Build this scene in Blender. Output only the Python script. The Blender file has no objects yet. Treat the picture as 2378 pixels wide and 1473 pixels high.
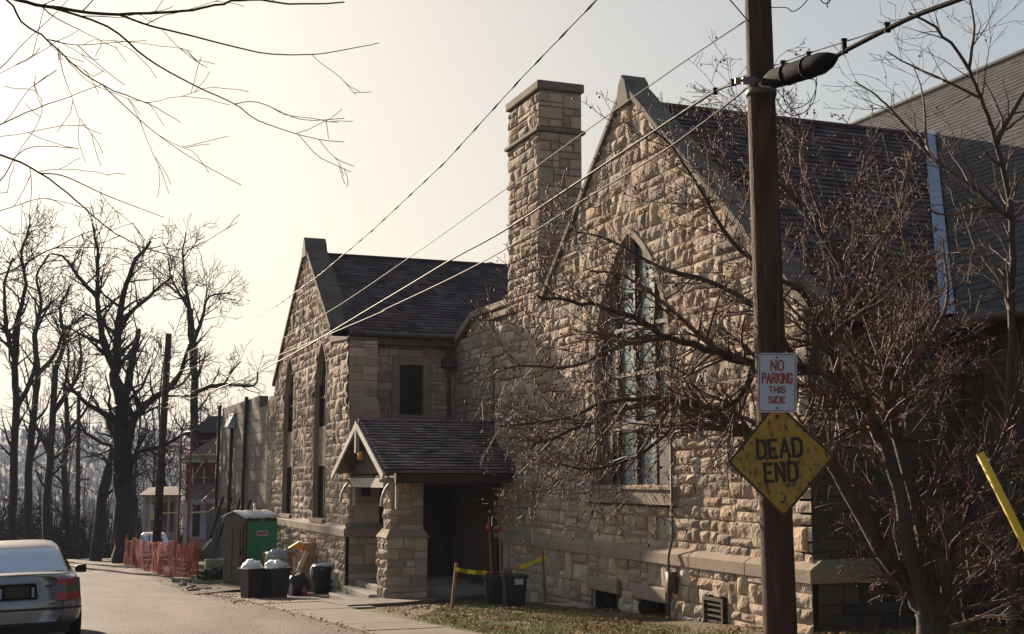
import bpy, bmesh, math, random
from mathutils import Vector, Matrix, noise
V = Vector
PI = math.pi
# ------------------------------------------------------------------ camera, sky, sun, exposure
sc = bpy.context.scene
C = sc.collection
W0, H0, FPX, HORIZ, VLX = 2378, 1473, 2950.0, 1110.0, 60.0
PITCH = math.atan((HORIZ - H0 / 2) / FPX)
YAW = math.atan((W0 / 2 - VLX) / (FPX / math.cos(PITCH)))
F = V((math.sin(YAW) * math.cos(PITCH), math.cos(YAW) * math.cos(PITCH), math.sin(PITCH)))
R = V((math.cos(YAW), -math.sin(YAW), 0))
U = R.cross(F)
cam = bpy.data.cameras.new('camera')
cam.sensor_width = 36
cam.lens = FPX / W0 * 36
cam.clip_start = 0.1
cam.clip_end = 12000
camo = bpy.data.objects.new('camera', cam)
C.objects.link(camo)
camo.matrix_world = Matrix(((R.x, U.x, -F.x, 0), (R.y, U.y, -F.y, 0), (R.z, U.z, -F.z, 0), (0, 0, 0, 1)))
sc.camera = camo

SUN_AZ, SUN_EL = math.radians(-12.5), math.radians(19)
world = bpy.data.worlds.new('World')
sc.world = world
world.use_nodes = True
wn = world.node_tree
sky = wn.nodes.new('ShaderNodeTexSky')
sky.sky_type = 'NISHITA'
sky.sun_disc = False
sky.sun_elevation = SUN_EL
sky.sun_rotation = SUN_AZ
sky.air_density = 1.0
sky.dust_density = 3.0
sky.ozone_density = 1.0
bg = wn.nodes['Background']
bg.inputs['Strength'].default_value = 0.1
# the glare round the sun is compressed (as thin high haze does), so that it stays cream instead of burning out
k1 = wn.nodes.new('ShaderNodeVectorMath'); k1.operation = 'MULTIPLY'; k1.inputs[1].default_value = (.1 / .76, .1 / .68, .1 / .57)
k2 = wn.nodes.new('ShaderNodeVectorMath'); k2.operation = 'ADD'; k2.inputs[1].default_value = (1, 1, 1)
k3 = wn.nodes.new('ShaderNodeVectorMath'); k3.operation = 'DIVIDE'
wn.links.new(sky.outputs[0], k1.inputs[0]); wn.links.new(k1.outputs[0], k2.inputs[0]); wn.links.new(sky.outputs[0], k3.inputs[0]); wn.links.new(k2.outputs[0], k3.inputs[1])
wn.links.new(k3.outputs[0], bg.inputs['Color'])
sl = bpy.data.lights.new('sun', 'SUN')
sl.energy = 5.0
sl.angle = math.radians(0.53)
sl.color = (1.0, 0.82, 0.62)
so = bpy.data.objects.new('sun', sl)
C.objects.link(so)
sdir = V((math.sin(SUN_AZ) * math.cos(SUN_EL), math.cos(SUN_AZ) * math.cos(SUN_EL), math.sin(SUN_EL)))
so.rotation_euler = sdir.to_track_quat('Z', 'Y').to_euler()
so.location = (0, 0, 40)
sc.view_settings.view_transform = 'Standard'
sc.view_settings.look = 'None'
sc.view_settings.gamma = 1
sc.view_settings.exposure = 1.15

# ------------------------------------------------------------------ geometry of the view: pixel rays used to place things at their real distance
def ray(px, py): return (F * FPX + R * (px - W0 / 2) - U * (py - H0 / 2)) / FPX
def onx(px, py, x): d = ray(px, py); return d * (x / d.x)
def ony(px, py, y): d = ray(px, py); return d * (y / d.y)
def dep(px, py, t): return ray(px, py) * t
GP = [(-300, 3), (-60, .2), (-20, -.9), (0, -1.5), (10, -1.88), (20, -2.35), (28, -2.72), (38.5, -3.28), (50, -3.62), (62, -4.0), (75, -4.45),
      (85, -5.2), (100, -7.5), (140, -16), (200, -30), (400, -60), (1000, -80)]
def g(Y):
    if Y <= GP[0][0]: return GP[0][1]
    for (a, za), (b, zb) in zip(GP, GP[1:]):
        if Y <= b: return za + (zb - za) * (Y - a) / (b - a)
    return GP[-1][1]

# ------------------------------------------------------------------ mesh helpers
class MB:
    def __init__(s): s.v = []; s.f = []; s.m = []
    def poly(s, pts, m=0):
        i = len(s.v); s.v += [tuple(p) for p in pts]; s.f.append(tuple(range(i, i + len(pts)))); s.m.append(m)
    def hexa(s, p, m=0):      # p: 8 points, bottom ring 0-3 then top ring 4-7
        i = len(s.v); s.v += [tuple(q) for q in p]
        for f in ((0, 3, 2, 1), (4, 5, 6, 7), (0, 1, 5, 4), (1, 2, 6, 5), (2, 3, 7, 6), (3, 0, 4, 7)):
            s.f.append(tuple(i + k for k in f)); s.m.append(m)
    def box(s, x0, x1, y0, y1, z0, z1, m=0):
        s.hexa([(x0, y0, z0), (x1, y0, z0), (x1, y1, z0), (x0, y1, z0), (x0, y0, z1), (x1, y0, z1), (x1, y1, z1), (x0, y1, z1)], m)
    def obox(s, c, ax, ay, az, m=0):   # centre and three half axes
        c = V(c); ax = V(ax); ay = V(ay); az = V(az)
        s.hexa([c - ax - ay - az, c + ax - ay - az, c + ax + ay - az, c - ax + ay - az, c - ax - ay + az, c + ax - ay + az, c + ax + ay + az, c - ax + ay + az], m)
    def bar(s, a, b, w, h, m=0, up=(0, 0, 1)):
        a = V(a); b = V(b); d = (b - a); L = d.length / 2; d.normalize()
        x = d.cross(V(up))
        if x.length < 1e-4: x = d.cross(V((1, 0, 0)))
        x.normalize(); y = x.cross(d)
        s.obox((a + b) / 2, x * (w / 2), d * L, y * (h / 2), m)
    def prism(s, pts, ext, m=0):
        n = len(pts); i = len(s.v); e = V(ext)
        s.v += [tuple(p) for p in pts] + [tuple(V(p) + e) for p in pts]
        s.f.append(tuple(range(i, i + n))[::-1]); s.f.append(tuple(range(i + n, i + 2 * n))); s.m += [m, m]
        for k in range(n):
            j = (k + 1) % n; s.f.append((i + k, i + j, i + n + j, i + n + k)); s.m.append(m)
    def tube(s, pts, rad, sides=6, m=0, cap=True):
        pts = [V(p) for p in pts]; n = len(pts)
        if not hasattr(rad, '__len__'): rad = [rad] * n
        i0 = len(s.v); prev = None
        for k, p in enumerate(pts):
            t = (pts[min(k + 1, n - 1)] - pts[max(k - 1, 0)])
            if t.length < 1e-9: t = V((0, 0, 1))
            t.normalize()
            if prev is None:
                a = t.cross(V((0, 0, 1)))
                if a.length < .05: a = t.cross(V((1, 0, 0)))
            else:
                a = prev - t * prev.dot(t)
                if a.length < 1e-4: a = t.cross(V((1, .3, 0)))
            a.normalize(); prev = a; b = t.cross(a)
            for q in range(sides):
                an = 2 * PI * q / sides
                s.v.append(tuple(p + (a * math.cos(an) + b * math.sin(an)) * rad[k]))
        for k in range(n - 1):
            for q in range(sides):
                r = (q + 1) % sides
                s.f.append((i0 + k * sides + q, i0 + k * sides + r, i0 + (k + 1) * sides + r, i0 + (k + 1) * sides + q)); s.m.append(m)
        if cap:
            s.f.append(tuple(i0 + q for q in range(sides))[::-1]); s.m.append(m)
            s.f.append(tuple(i0 + (n - 1) * sides + q for q in range(sides))); s.m.append(m)
    def build(s, name, mats, parent=None, smooth=False, bevel=0, local=False, sub=0):
        me = bpy.data.meshes.new(name)
        off = V((0, 0, 0))
        if parent is not None and not local:
            p = parent
            while p is not None: off = off + p.location; p = p.parent
        vv = s.v if off.length == 0 else [(a[0] - off.x, a[1] - off.y, a[2] - off.z) for a in s.v]
        me.from_pydata(vv, [], s.f)
        if not isinstance(mats, (list, tuple)): mats = [mats]
        for m in mats: me.materials.append(m)
        if len(mats) > 1: me.polygons.foreach_set('material_index', s.m)
        if smooth: me.polygons.foreach_set('use_smooth', [True] * len(s.f))
        me.update()
        o = bpy.data.objects.new(name, me); C.objects.link(o)
        if parent is not None: o.parent = parent
        if bevel:
            b = o.modifiers.new('bevel', 'BEVEL'); b.width = bevel; b.segments = 2; b.limit_method = 'ANGLE'
        if sub:
            b = o.modifiers.new('sub', 'SUBSURF'); b.levels = sub; b.render_levels = sub
        return o

def tag(o, label=None, cat=None, group=None, kind=None):
    if label: o['label'] = label
    if cat: o['category'] = cat
    if group: o['group'] = group
    if kind: o['kind'] = kind
    return o
def thing(name, label, cat, loc=(0, 0, 0), rotz=0, group='cables strung between the poles'):
    o = bpy.data.objects.new(name, None); C.objects.link(o)
    o.location = loc; o.rotation_euler = (0, 0, rotz)
    o.empty_display_size = .2
    return tag(o, label, cat, group)

# ------------------------------------------------------------------ materials
def mat(name, c1, c2=None, scale=3.0, rough=.85, bump=0.0, bscale=30.0, island=0.0, metal=0.0, spec=.3, c3=None, s3=.6, stretch=(1, 1, 1), t3=(.52, .66), alpha=None):
    m = bpy.data.materials.new(name); m.use_nodes = True
    nt = m.node_tree; N = nt.nodes; L = nt.links
    p = N['Principled BSDF']
    p.inputs['Roughness'].default_value = rough
    p.inputs['Metallic'].default_value = metal
    p.inputs['Specular IOR Level'].default_value = spec
    if c2 is None: c2 = tuple(x * .8 for x in c1)
    tc = N.new('ShaderNodeTexCoord'); mp = N.new('ShaderNodeMapping'); mp.inputs['Scale'].default_value = stretch
    L.new(tc.outputs['Object'], mp.inputs[0])
    nz = N.new('ShaderNodeTexNoise'); nz.inputs['Scale'].default_value = scale; nz.inputs['Detail'].default_value = 6; nz.inputs['Roughness'].default_value = .65
    L.new(mp.outputs[0], nz.inputs['Vector'])
    cr = N.new('ShaderNodeValToRGB'); cr.color_ramp.elements[0].position = .33; cr.color_ramp.elements[1].position = .67
    cr.color_ramp.elements[0].color = (*c1, 1); cr.color_ramp.elements[1].color = (*c2, 1)
    L.new(nz.outputs['Fac'], cr.inputs[0])
    out = cr.outputs[0]
    if c3 is not None:
        n3 = N.new('ShaderNodeTexNoise'); n3.inputs['Scale'].default_value = s3; n3.inputs['Detail'].default_value = 5
        L.new(mp.outputs[0], n3.inputs['Vector'])
        r3 = N.new('ShaderNodeMapRange'); r3.inputs[1].default_value = t3[0]; r3.inputs[2].default_value = t3[1]
        L.new(n3.outputs['Fac'], r3.inputs[0])
        mx = N.new('ShaderNodeMix'); mx.data_type = 'RGBA'; mx.inputs[7].default_value = (*c3, 1)
        L.new(r3.outputs[0], mx.inputs[0]); L.new(out, mx.inputs[6]); out = mx.outputs[2]
    if island:
        ge = N.new('ShaderNodeNewGeometry'); mr = N.new('ShaderNodeMapRange')
        mr.inputs[3].default_value = 1 - island; mr.inputs[4].default_value = 1 + island
        L.new(ge.outputs['Random Per Island'], mr.inputs[0])
        hs = N.new('ShaderNodeHueSaturation'); L.new(out, hs.inputs['Color']); L.new(mr.outputs[0], hs.inputs['Value'])
        m2 = N.new('ShaderNodeMath'); m2.operation = 'MULTIPLY'; m2.inputs[1].default_value = 7.31
        L.new(ge.outputs['Random Per Island'], m2.inputs[0])
        m3 = N.new('ShaderNodeMath'); m3.operation = 'FRACT'; L.new(m2.outputs[0], m3.inputs[0])
        m4 = N.new('ShaderNodeMapRange'); m4.inputs[3].default_value = 1 - island; m4.inputs[4].default_value = 1 + island
        L.new(m3.outputs[0], m4.inputs[0]); L.new(m4.outputs[0], hs.inputs['Saturation'])
        out = hs.outputs[0]
    L.new(out, p.inputs['Base Color'])
    if bump:
        nb = N.new('ShaderNodeTexNoise'); nb.inputs['Scale'].default_value = bscale; nb.inputs['Detail'].default_value = 5
        L.new(mp.outputs[0], nb.inputs['Vector'])
        b = N.new('ShaderNodeBump'); b.inputs['Strength'].default_value = bump; b.inputs['Distance'].default_value = .03
        L.new(nb.outputs['Fac'], b.inputs['Height']); L.new(b.outputs[0], p.inputs['Normal'])
    return m

M = {}
M['stone'] = mat('rock faced sandstone', (.43, .335, .255), (.32, .245, .185), 2.5, .95, .5, 18, .28, c3=(.15, .115, .09), s3=.7, t3=(.58, .78))
M['stone_dark'] = mat('shaded sandstone', (.1, .078, .062), (.065, .05, .04), 2.2, .95, .4, 18, .25)  # darker copy of the sandstone, the side walls' shade put into its colour
M['mortar'] = mat('mortar', (.3, .235, .18), (.23, .18, .14), 6, .95, .3, 40)
M['trim'] = mat('dressed stone', (.31, .245, .185), (.22, .172, .13), 3, .9, .25, 35, c3=(.2, .16, .12), s3=1.3, t3=(.6, .8))
M['coping_dark'] = mat('shaded coping', (.14, .112, .09), (.09, .072, .06), 3, .9, .3, 25)  # shade on the far coping painted in as a darker stone colour
M['trim_grey'] = mat('weathered coping stone', (.19, .16, .13), (.12, .1, .085), 3, .9, .3, 25)
M['slate'] = mat('slate', (.095, .06, .06), (.05, .034, .037), 1.2, .75, .2, 40, .6, spec=.25)
M['slate_porch'] = mat('porch slate', (.175, .125, .12), (.085, .057, .055), 2, .6, .25, 40, .6, spec=.5)
M['slate_nave'] = mat('nave slate', (.05, .046, .047), (.032, .03, .033), 1, .7, .2, 40, .4, spec=.3)
M['lead'] = mat('lead flashing', (.24, .3, .4), (.17, .22, .3), 4, .5, .1, 20, metal=.3)
M['gutter'] = mat('copper gutter', (.1, .075, .06), (.06, .05, .04), 5, .6)
M['glass'] = mat('leaded glass', (.34, .42, .4), (.16, .21, .22), 5, .22, .3, 6, spec=.9, metal=.55, c3=(.5, .6, .54), s3=2.5)
M['glass_dark'] = mat('dark glass', (.025, .022, .022), (.015, .013, .014), 5, .12, .1, 6, spec=.5)
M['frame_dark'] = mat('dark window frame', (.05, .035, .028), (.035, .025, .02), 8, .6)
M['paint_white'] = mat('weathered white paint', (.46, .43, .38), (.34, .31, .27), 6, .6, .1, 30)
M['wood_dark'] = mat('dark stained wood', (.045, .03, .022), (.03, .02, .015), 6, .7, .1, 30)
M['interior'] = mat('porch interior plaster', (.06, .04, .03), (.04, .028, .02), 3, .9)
M['concrete'] = mat('concrete', (.33, .3, .25), (.25, .22, .18), 4, .9, .3, 40, c3=(.16, .14, .11), s3=1.0)
M['block'] = mat('concrete block', (.24, .21, .185), (.19, .165, .145), 2, .95, .3, 40, .12, c3=(.15, .125, .11), s3=.9)
M['asphalt'] = mat('worn asphalt with shadow streaks', (.098, .076, .066), (.056, .044, .038), 9, .9, .9, 30, c3=(.135, .107, .092), s3=.9, t3=(.4, .62), spec=.2, stretch=(1, .22, 1))  # long streaks put both wear and streaky shadow into the colour
M['sidewalk'] = mat('old sidewalk concrete', (.19, .158, .128), (.135, .11, .09), 2.2, .9, .35, 50, c3=(.13, .11, .085), s3=1.1)
M['dirt'] = mat('dirt', (.085, .062, .042), (.05, .037, .026), 2.5, .95, .8, 14, c3=(.12, .09, .06), s3=3)
M['ground'] = mat('lawn soil', (.085, .08, .03), (.11, .08, .04), 2, .95, .6, 14, c3=(.06, .042, .028), s3=.8)
M['grass'] = mat('winter grass', (.2, .24, .045), (.32, .27, .08), 3, .8, island=.4)
M['leaf'] = mat('dead leaf', (.32, .14, .055), (.2, .1, .045), 3, .85, island=.5)
M['bark'] = mat('grey brown bark', (.035, .025, .021), (.02, .015, .013), 6, .9, .8, 18, stretch=(1, 1, .25))
M['bark_light'] = mat('crab bark', (.08, .055, .042), (.035, .026, .022), 6, .8, .6, 30, spec=.4)
M['twig'] = mat('twig bark', (.15, .08, .056), (.075, .045, .036), 3, .7, spec=.4, island=.2)
M['twig_dark'] = mat('dark twig bark', (.045, .03, .026), (.03, .02, .018), 3, .8, island=.2)
M['bud'] = mat('shrivelled crab fruit', (.16, .05, .03), (.1, .035, .025), 10, .7, island=.4)
M['pole'] = mat('creosoted pole', (.065, .034, .022), (.04, .022, .015), 5, .85, .6, 25, stretch=(3, 3, .15), c3=(.1, .055, .03), s3=4)
M['cable'] = mat('cable', (.045, .033, .027), (.03, .024, .02), 5, .6, spec=.25)
M['blackmetal'] = mat('black sheath', (.012, .011, .011), (.008, .008, .008), 5, .85, spec=.12)
M['steel'] = mat('galvanised steel', (.16, .15, .14), (.1, .095, .09), 8, .55, metal=.5)
M['yellow_guard'] = mat('yellow guard', (.75, .47, .03), (.62, .38, .03), 3, .45)
M['sign_white'] = mat('white sign face', (.42, .44, .52), (.36, .38, .45), 5, .5, c3=(.3, .26, .24), s3=9, t3=(.62, .72))
M['sign_red'] = mat('red sign ink', (.3, .05, .03), (.2, .04, .03), 6, .6)
M['sign_yellow'] = mat('rusty yellow sign face', (.33, .21, .03), (.22, .13, .025), 7, .65, c3=(.05, .028, .014), s3=17, t3=(.53, .65), stretch=(1.3, .75, 1))
M['sign_black'] = mat('black sign ink', (.02, .016, .014), (.03, .02, .015), 8, .6)
M['rust'] = mat('rust', (.07, .035, .02), (.04, .02, .012), 10, .9)
M['orange_net'] = mat('orange plastic net', (.5, .075, .04), (.36, .055, .035), 4, .5, spec=.4)
M['toilet_green'] = mat('green plastic', (.03, .24, .13), (.025, .2, .11), 2, .4, spec=.4)
M['toilet_brown'] = mat('brown plastic', (.075, .034, .022), (.055, .026, .017), 3, .5)
M['toilet_roof'] = mat('translucent white roof', (.6, .62, .66), (.5, .52, .57), 2, .5)
M['bin_black'] = mat('black plastic', (.022, .018, .018), (.014, .012, .012), 4, .45, spec=.4)
M['bag_white'] = mat('white plastic bag', (.8, .8, .8), (.65, .65, .66), 5, .4, .5, 14)
M['card'] = mat('cardboard', (.38, .2, .1), (.3, .16, .08), 3, .85)
M['lumber'] = mat('pale lumber', (.6, .5, .34), (.45, .36, .22), 3, .8, .2, 20, stretch=(1, 6, 6))
M['lumber_green'] = mat('weathered lumber', (.3, .3, .2), (.22, .22, .14), 3, .8, .2, 20)
M['stake'] = mat('wooden stake', (.3, .15, .07), (.22, .11, .05), 6, .8)
M['tape'] = mat('yellow caution tape', (.75, .58, .03), (.65, .5, .03), 4, .4)
M['brick'] = mat('house brick', (.16, .07, .045), (.11, .05, .035), 14, .9, .4, 60)
M['shingle'] = mat('asphalt shingle', (.17, .13, .1), (.11, .085, .07), 6, .9, .5, 12)
M['shingle_dark'] = mat('dark shingle', (.045, .032, .028), (.03, .022, .02), 6, .9, .5, 12)
M['siding'] = mat('pale siding', (.3, .29, .3), (.22, .21, .22), 3, .7)
M['blue_trim'] = mat('blue grey trim', (.3, .33, .5), (.24, .27, .42), 3, .6)
M['scaffold'] = mat('rusty red scaffold', (.22, .04, .03), (.14, .03, .025), 8, .6)
M['car_paint'] = mat('champagne metallic paint', (.27, .255, .265), (.245, .235, .245), 2, .25, metal=.4, spec=.6)
M['car_glass'] = mat('car glass', (.42, .5, .6), (.36, .44, .53), 2, .08, metal=.75, spec=1.0)
M['rubber'] = mat('black rubber', (.015, .015, .015), (.02, .02, .02), 6, .7)
M['lamp_red'] = mat('red lamp lens', (.35, .02, .012), (.28, .015, .01), 4, .15, spec=.7)
M['lamp_dark'] = mat('smoked lamp lens', (.1, .07, .05), (.08, .05, .04), 4, .2, spec=.7)
M['brush'] = mat('dead brush leaves', (.035, .03, .02), (.02, .018, .013), 3, .9, island=.5)
M['hill'] = mat('wooded hillside', (.07, .06, .05), (.045, .04, .035), .02, .95, c3=(.09, .075, .06), s3=.006)
M['lamp_yellow'] = mat('amber lantern glass', (.7, .42, .06), (.6, .35, .05), 4, .4)

def add_cracks(m, scale, width, col):
    nt = m.node_tree; N = nt.nodes; L = nt.links; p = N['Principled BSDF']; src = p.inputs['Base Color'].links[0].from_socket
    tc = N.new('ShaderNodeTexCoord'); nz = N.new('ShaderNodeTexNoise'); nz.inputs['Scale'].default_value = 1.3; nz.inputs['Detail'].default_value = 5
    L.new(tc.outputs['Object'], nz.inputs['Vector'])
    mx = N.new('ShaderNodeMix'); mx.data_type = 'VECTOR'; mx.inputs[0].default_value = .35
    L.new(tc.outputs['Object'], mx.inputs[4]); L.new(nz.outputs['Color'], mx.inputs[5])
    vo = N.new('ShaderNodeTexVoronoi'); vo.feature = 'DISTANCE_TO_EDGE'; vo.inputs['Scale'].default_value = scale; L.new(mx.outputs[1], vo.inputs['Vector'])
    mr = N.new('ShaderNodeMapRange'); mr.inputs[1].default_value = 0; mr.inputs[2].default_value = width; mr.inputs[3].default_value = 1; mr.inputs[4].default_value = 0; L.new(vo.outputs['Distance'], mr.inputs[0])
    m2 = N.new('ShaderNodeMix'); m2.data_type = 'RGBA'; m2.inputs[7].default_value = (*col, 1); L.new(mr.outputs[0], m2.inputs[0]); L.new(src, m2.inputs[6]); L.new(m2.outputs[2], p.inputs['Base Color'])
add_cracks(M['asphalt'], .42, .012, (.035, .028, .024))
# ------------------------------------------------------------------ ground
def axis(lo, hi, core0, core1, step):
    a = []; x = core0
    while x < core1: a.append(x); x += step
    s = step; 
    while x < hi: a.append(x); s *= 1.35; x += s
    a.append(hi); x = core0; s = step; b = []
    while x > lo: s *= 1.35; x -= s; b.append(max(x, lo))
    return sorted(set(b + a))
def hill_z(x, y):
    if y < 300: return 0
    k = min(1, (y - 300) / 900.0)
    return k * (120 + 22 * noise.noise(V((x * .0012, y * .0012, 0))) + 10 * noise.noise(V((x * .006, y * .006, 3)))) * min(1, (y - 300) / 1500.0 + .25)
def gz(x, y):
    z = g(y) + hill_z(x, y)
    if y < 120: z += .03 * noise.noise(V((x * .35, y * .35, 0)))
    if abs(x) > 60: z -= min(40, (abs(x) - 60) * .03)
    return z
def on_road(x, y): return -5.5 < x < 5.0 and y < 79
def grid_mesh(name, xs, ys, zf, material, dz=0, jit=None):
    mb = MB(); nx = len(xs)
    for y in ys:
        for x in xs:
            xx = x if jit is None else x + jit(x, y)
            mb.v.append((xx, y, zf(xx, y) + dz))
    for j in range(len(ys) - 1):
        for i in range(nx - 1):
            a = j * nx + i; mb.f.append((a, a + 1, a + 1 + nx, a + nx)); mb.m.append(0)
    return mb.build(name, material, smooth=True)
xs = axis(-3500, 4500, -14, 24, 1.0); ys = axis(-200, 5200, -6, 110, 1.0)
def ground_z(x, y):
    z = gz(x, y)
    if on_road(x, y) and y > -30: z -= .03
    return z
tag(grid_mesh('ground', xs, ys, ground_z, M['ground']), kind='structure')
RX = [-6 + .5 * i for i in range(23)]
RY = [-30 + i * 1.0 for i in range(109)]
def road_jit(x, y):
    if x > 4.5: return -.42 + .22 * noise.noise(V((0, y * .4, 5))) + (.25 if y > 30 else 0)
    return 0
tag(grid_mesh('road', RX, RY, lambda x, y: gz(x, y), M['asphalt'], .012, road_jit), kind='structure')
# sidewalk strip in front of the church: slabs with joints, one sheet
mb = MB(); y = -20.0; rng = random.Random(4)
while y < 36.5:
    L = 1.5; x0, x1 = 4.85, 6.1
    if y > 30: x1 = 7.3
    if y > 24.5 and y <= 30: x1 = 6.6
    a = [(x0, y + .012), (x1, y + .012), (x1, y + L - .012), (x0, y + L - .012)]
    h = .035 + rng.uniform(-.006, .008)
    mb.hexa([(p[0], p[1], gz(p[0], p[1]) - .15) for p in a] + [(p[0], p[1], gz(p[0], p[1]) + h) for p in a])
    y += L
tag(mb.build('sidewalk', M['sidewalk'], bevel=.008), kind='structure')
# dirt margin by the building site
mb = MB()
for i in range(60):
    y = 36 + i * .75
    for x0, x1 in ((4.35, 5.6), (5.6, 7.6)):
        q = [(x0, y), (x1, y), (x1, y + .75), (x0, y + .75)]
        w = [(p[0] + (.35 * noise.noise(V((1, p[1] * .5, 2))) if p[0] < 4.5 else 0), p[1]) for p in q]
        mb.poly([(p[0], p[1], gz(*p) + .02 + .07 * (p[0] > 5) * (1 + noise.noise(V((p[0], p[1] * .8, 7))))) for p in w])
tag(mb.build('dirt_verge', M['dirt']), kind='structure')

# ------------------------------------------------------------------ masonry
def ashlar(mb, O, u, n, W, H, inside, cell=.05, seed=1, amp=.06, base=.015, rnd=None, joint=.008, tall=(.36, .6)):
    """broken-range rock-faced stones laid over a plane; O origin, u along, z up, n outward"""
    rng = random.Random(seed); O = V(O); u = V(u); n = V(n); up = V((0, 0, 1))
    def stone(x0, x1, z0, z1):
        x0 += joint; x1 -= joint; z0 += joint; z1 -= joint
        if x1 - x0 < .04 or z1 - z0 < .04: return
        pr = [(x0, z0), (x1, z0), (x0, z1), (x1, z1), ((x0 + x1) / 2, (z0 + z1) / 2)]
        if not any(inside(*q) for q in pr): return
        wx = x1 - x0; wz = z1 - z0; ed = .014
        def par(w):
            k = max(1, int((w - 2 * ed) / cell + .5)); return [0, ed / w] + [(ed + (w - 2 * ed) * q / k) / w for q in range(1, k)] + [1 - ed / w, 1]
        pa = par(wx); pb = par(wz); nx = len(pa) - 1; nz = len(pb) - 1
        so_ = rng.uniform(0, 100); bul = rng.uniform(.45, 1.1) * amp
        fac = [(rng.uniform(-1, 1) * amp * 1.3, rng.uniform(-1, 1) * amp * 1.3, bul + rng.uniform(0, .7) * amp) for q in range(4)]   # split facets
        i0 = len(mb.v)
        for j, b in enumerate(pb):
            for i, a in enumerate(pa):
                x = x0 + a * wx; z = z0 + b * wz
                if i in (0, nx) or j in (0, nz): d = -.008
                else:
                    d = min(c + p * (a - .5) * 2 + q * (b - .5) * 2 for p, q, c in fac) if amp > .03 else bul * .5
                    e = min(min(a, 1 - a) * wx, min(b, 1 - b) * wz)
                    if amp > .03: d = d * min(1, .35 + e / .07)
                    d += base * .6 + amp * .28 * (noise.noise(V((x * 9 + so_, z * 9, so_))) + .5 * noise.noise(V((x * 22 + so_, z * 22, so_))))
                    if 1 < i < nx - 1 and 1 < j < nz - 1:
                        jt = .28 if amp > .03 else .04; x += rng.uniform(-jt, jt) * cell; z += rng.uniform(-jt, jt) * cell
                    d = max(d, .003)
                mb.v.append(tuple(O + u * x + up * z + n * d))
        for j in range(nz):
            for i in range(nx):
                cx = x0 + (pa[i] + pa[i + 1]) / 2 * wx; cz = z0 + (pb[j] + pb[j + 1]) / 2 * wz
                if inside(cx, cz):
                    a = i0 + j * (nx + 1) + i
                    q = (a, a + 1, a + nx + 2, a + nx + 1)
                    mb.f.append(q if flip else q[::-1]); mb.m.append(0)
    flip = u.cross(up).dot(n) > 0
    z = 0.0
    while z < H:
        bh = rng.uniform(*tall); x = -rng.uniform(0, .3)
        if H - (z + bh) < .16: bh = H - z
        while x < W:
            bw = rng.uniform(.26, .8)
            x0 = max(x, 0); x1 = min(x + bw, W)
            if W - x1 < .15: x1 = W
            t = rng.random()
            if t < .3 and bw < .62: stone(x0, x1, z, z + bh)
            else:
                k = 2 if bh < .48 or rng.random() < .55 else 3
                cuts = [0] + sorted(rng.uniform(.3, .7) if k == 2 else (q + rng.uniform(-.08, .08)) for q in ([.5] if k == 2 else [.33, .67])) + [1]
                for c0, c1 in zip(cuts, cuts[1:]):
                    if x1 - x0 > .42 and rng.random() < .55:
                        m = x0 + (x1 - x0) * rng.uniform(.35, .65)
                        stone(x0, m, z + c0 * bh, z + c1 * bh); stone(m, x1, z + c0 * bh, z + c1 * bh)
                    else: stone(x0, x1, z + c0 * bh, z + c1 * bh)
            x += bw
            if x1 == W: break
        z += bh
def skin(mb, O, u, n, W, H, inside, step=.1, m=0):
    """flat mortar plane behind the stones with the openings left out"""
    O = V(O); u = V(u); up = V((0, 0, 1)); nx = int(W / step) + 1; nz = int(H / step) + 1
    for j in range(nz):
        i = 0
        while i < nx:
            if inside((i + .5) * step, (j + .5) * step):
                k = i
                while k < nx and inside((k + .5) * step, (j + .5) * step): k += 1
                a = O + u * (i * step) + up * (j * step); b = O + u * min(k * step, W) + up * (j * step)
                mb.poly([a, b, b + up * step, a + up * step], m); i = k
            else: i += 1
def slates(mb, O, u, s, W, L, inside, tw=.28, ex=.21, seed=1, th=.014, wob=.004):
    rng = random.Random(seed); O = V(O); u = V(u); s = V(s); n = u.cross(s)
    if n.z < 0: n = -n
    r = 0; v = 0.0
    while v < L:
        x = -rng.uniform(0, tw) if r % 2 else -rng.uniform(.4, .6) * tw
        while x < W:
            w = tw * rng.uniform(.75, 1.25)
            x0 = max(x, 0) + .003; x1 = min(x + w, W) - .003
            if x1 - x0 > .03 and inside((x0 + x1) / 2, v + ex / 2):
                a = th * 2 + rng.uniform(0, wob); dv = rng.uniform(-.02, .012) - (.03 if rng.random() < .04 else 0); t2 = rng.uniform(-.002, .002)
                p0 = O + u * x0 + s * (v + dv) + n * (a + t2); p1 = O + u * x1 + s * (v + dv) + n * (a - t2)
                p2 = O + u * x1 + s * min(v + ex + .03, L + .02) + n * .004; p3 = O + u * x0 + s * min(v + ex + .03, L + .02) + n * .004
                i = len(mb.v)
                mb.v += [tuple(p) for p in (p0, p1, p2, p3, p0 - n * th, p1 - n * th)]
                mb.f += [(i, i + 1, i + 2, i + 3), (i + 4, i + 5, i + 1, i)]; mb.m += [0, 0]
            x += w
        v += ex; r += 1
def arch_pts(yc, w, z0, zs, za, k=10):
    """outline of a pointed opening: list of (y, z), starting at the sill, up one side and down the other"""
    h = za - zs; Rr = (w * w + h * h) / (2 * w)
    pts = [(yc - w, z0), (yc - w, zs)]
    t1 = math.atan2(h, Rr - w) if Rr > w else math.asin(min(1, h / Rr))
    for i in range(1, k + 1):
        t = t1 * i / k
        pts.append((yc - w + Rr - Rr * math.cos(t), zs + Rr * math.sin(t)))
    pts += [(2 * yc - p[0], p[1]) for p in pts[-2::-1]]
    return pts
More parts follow.
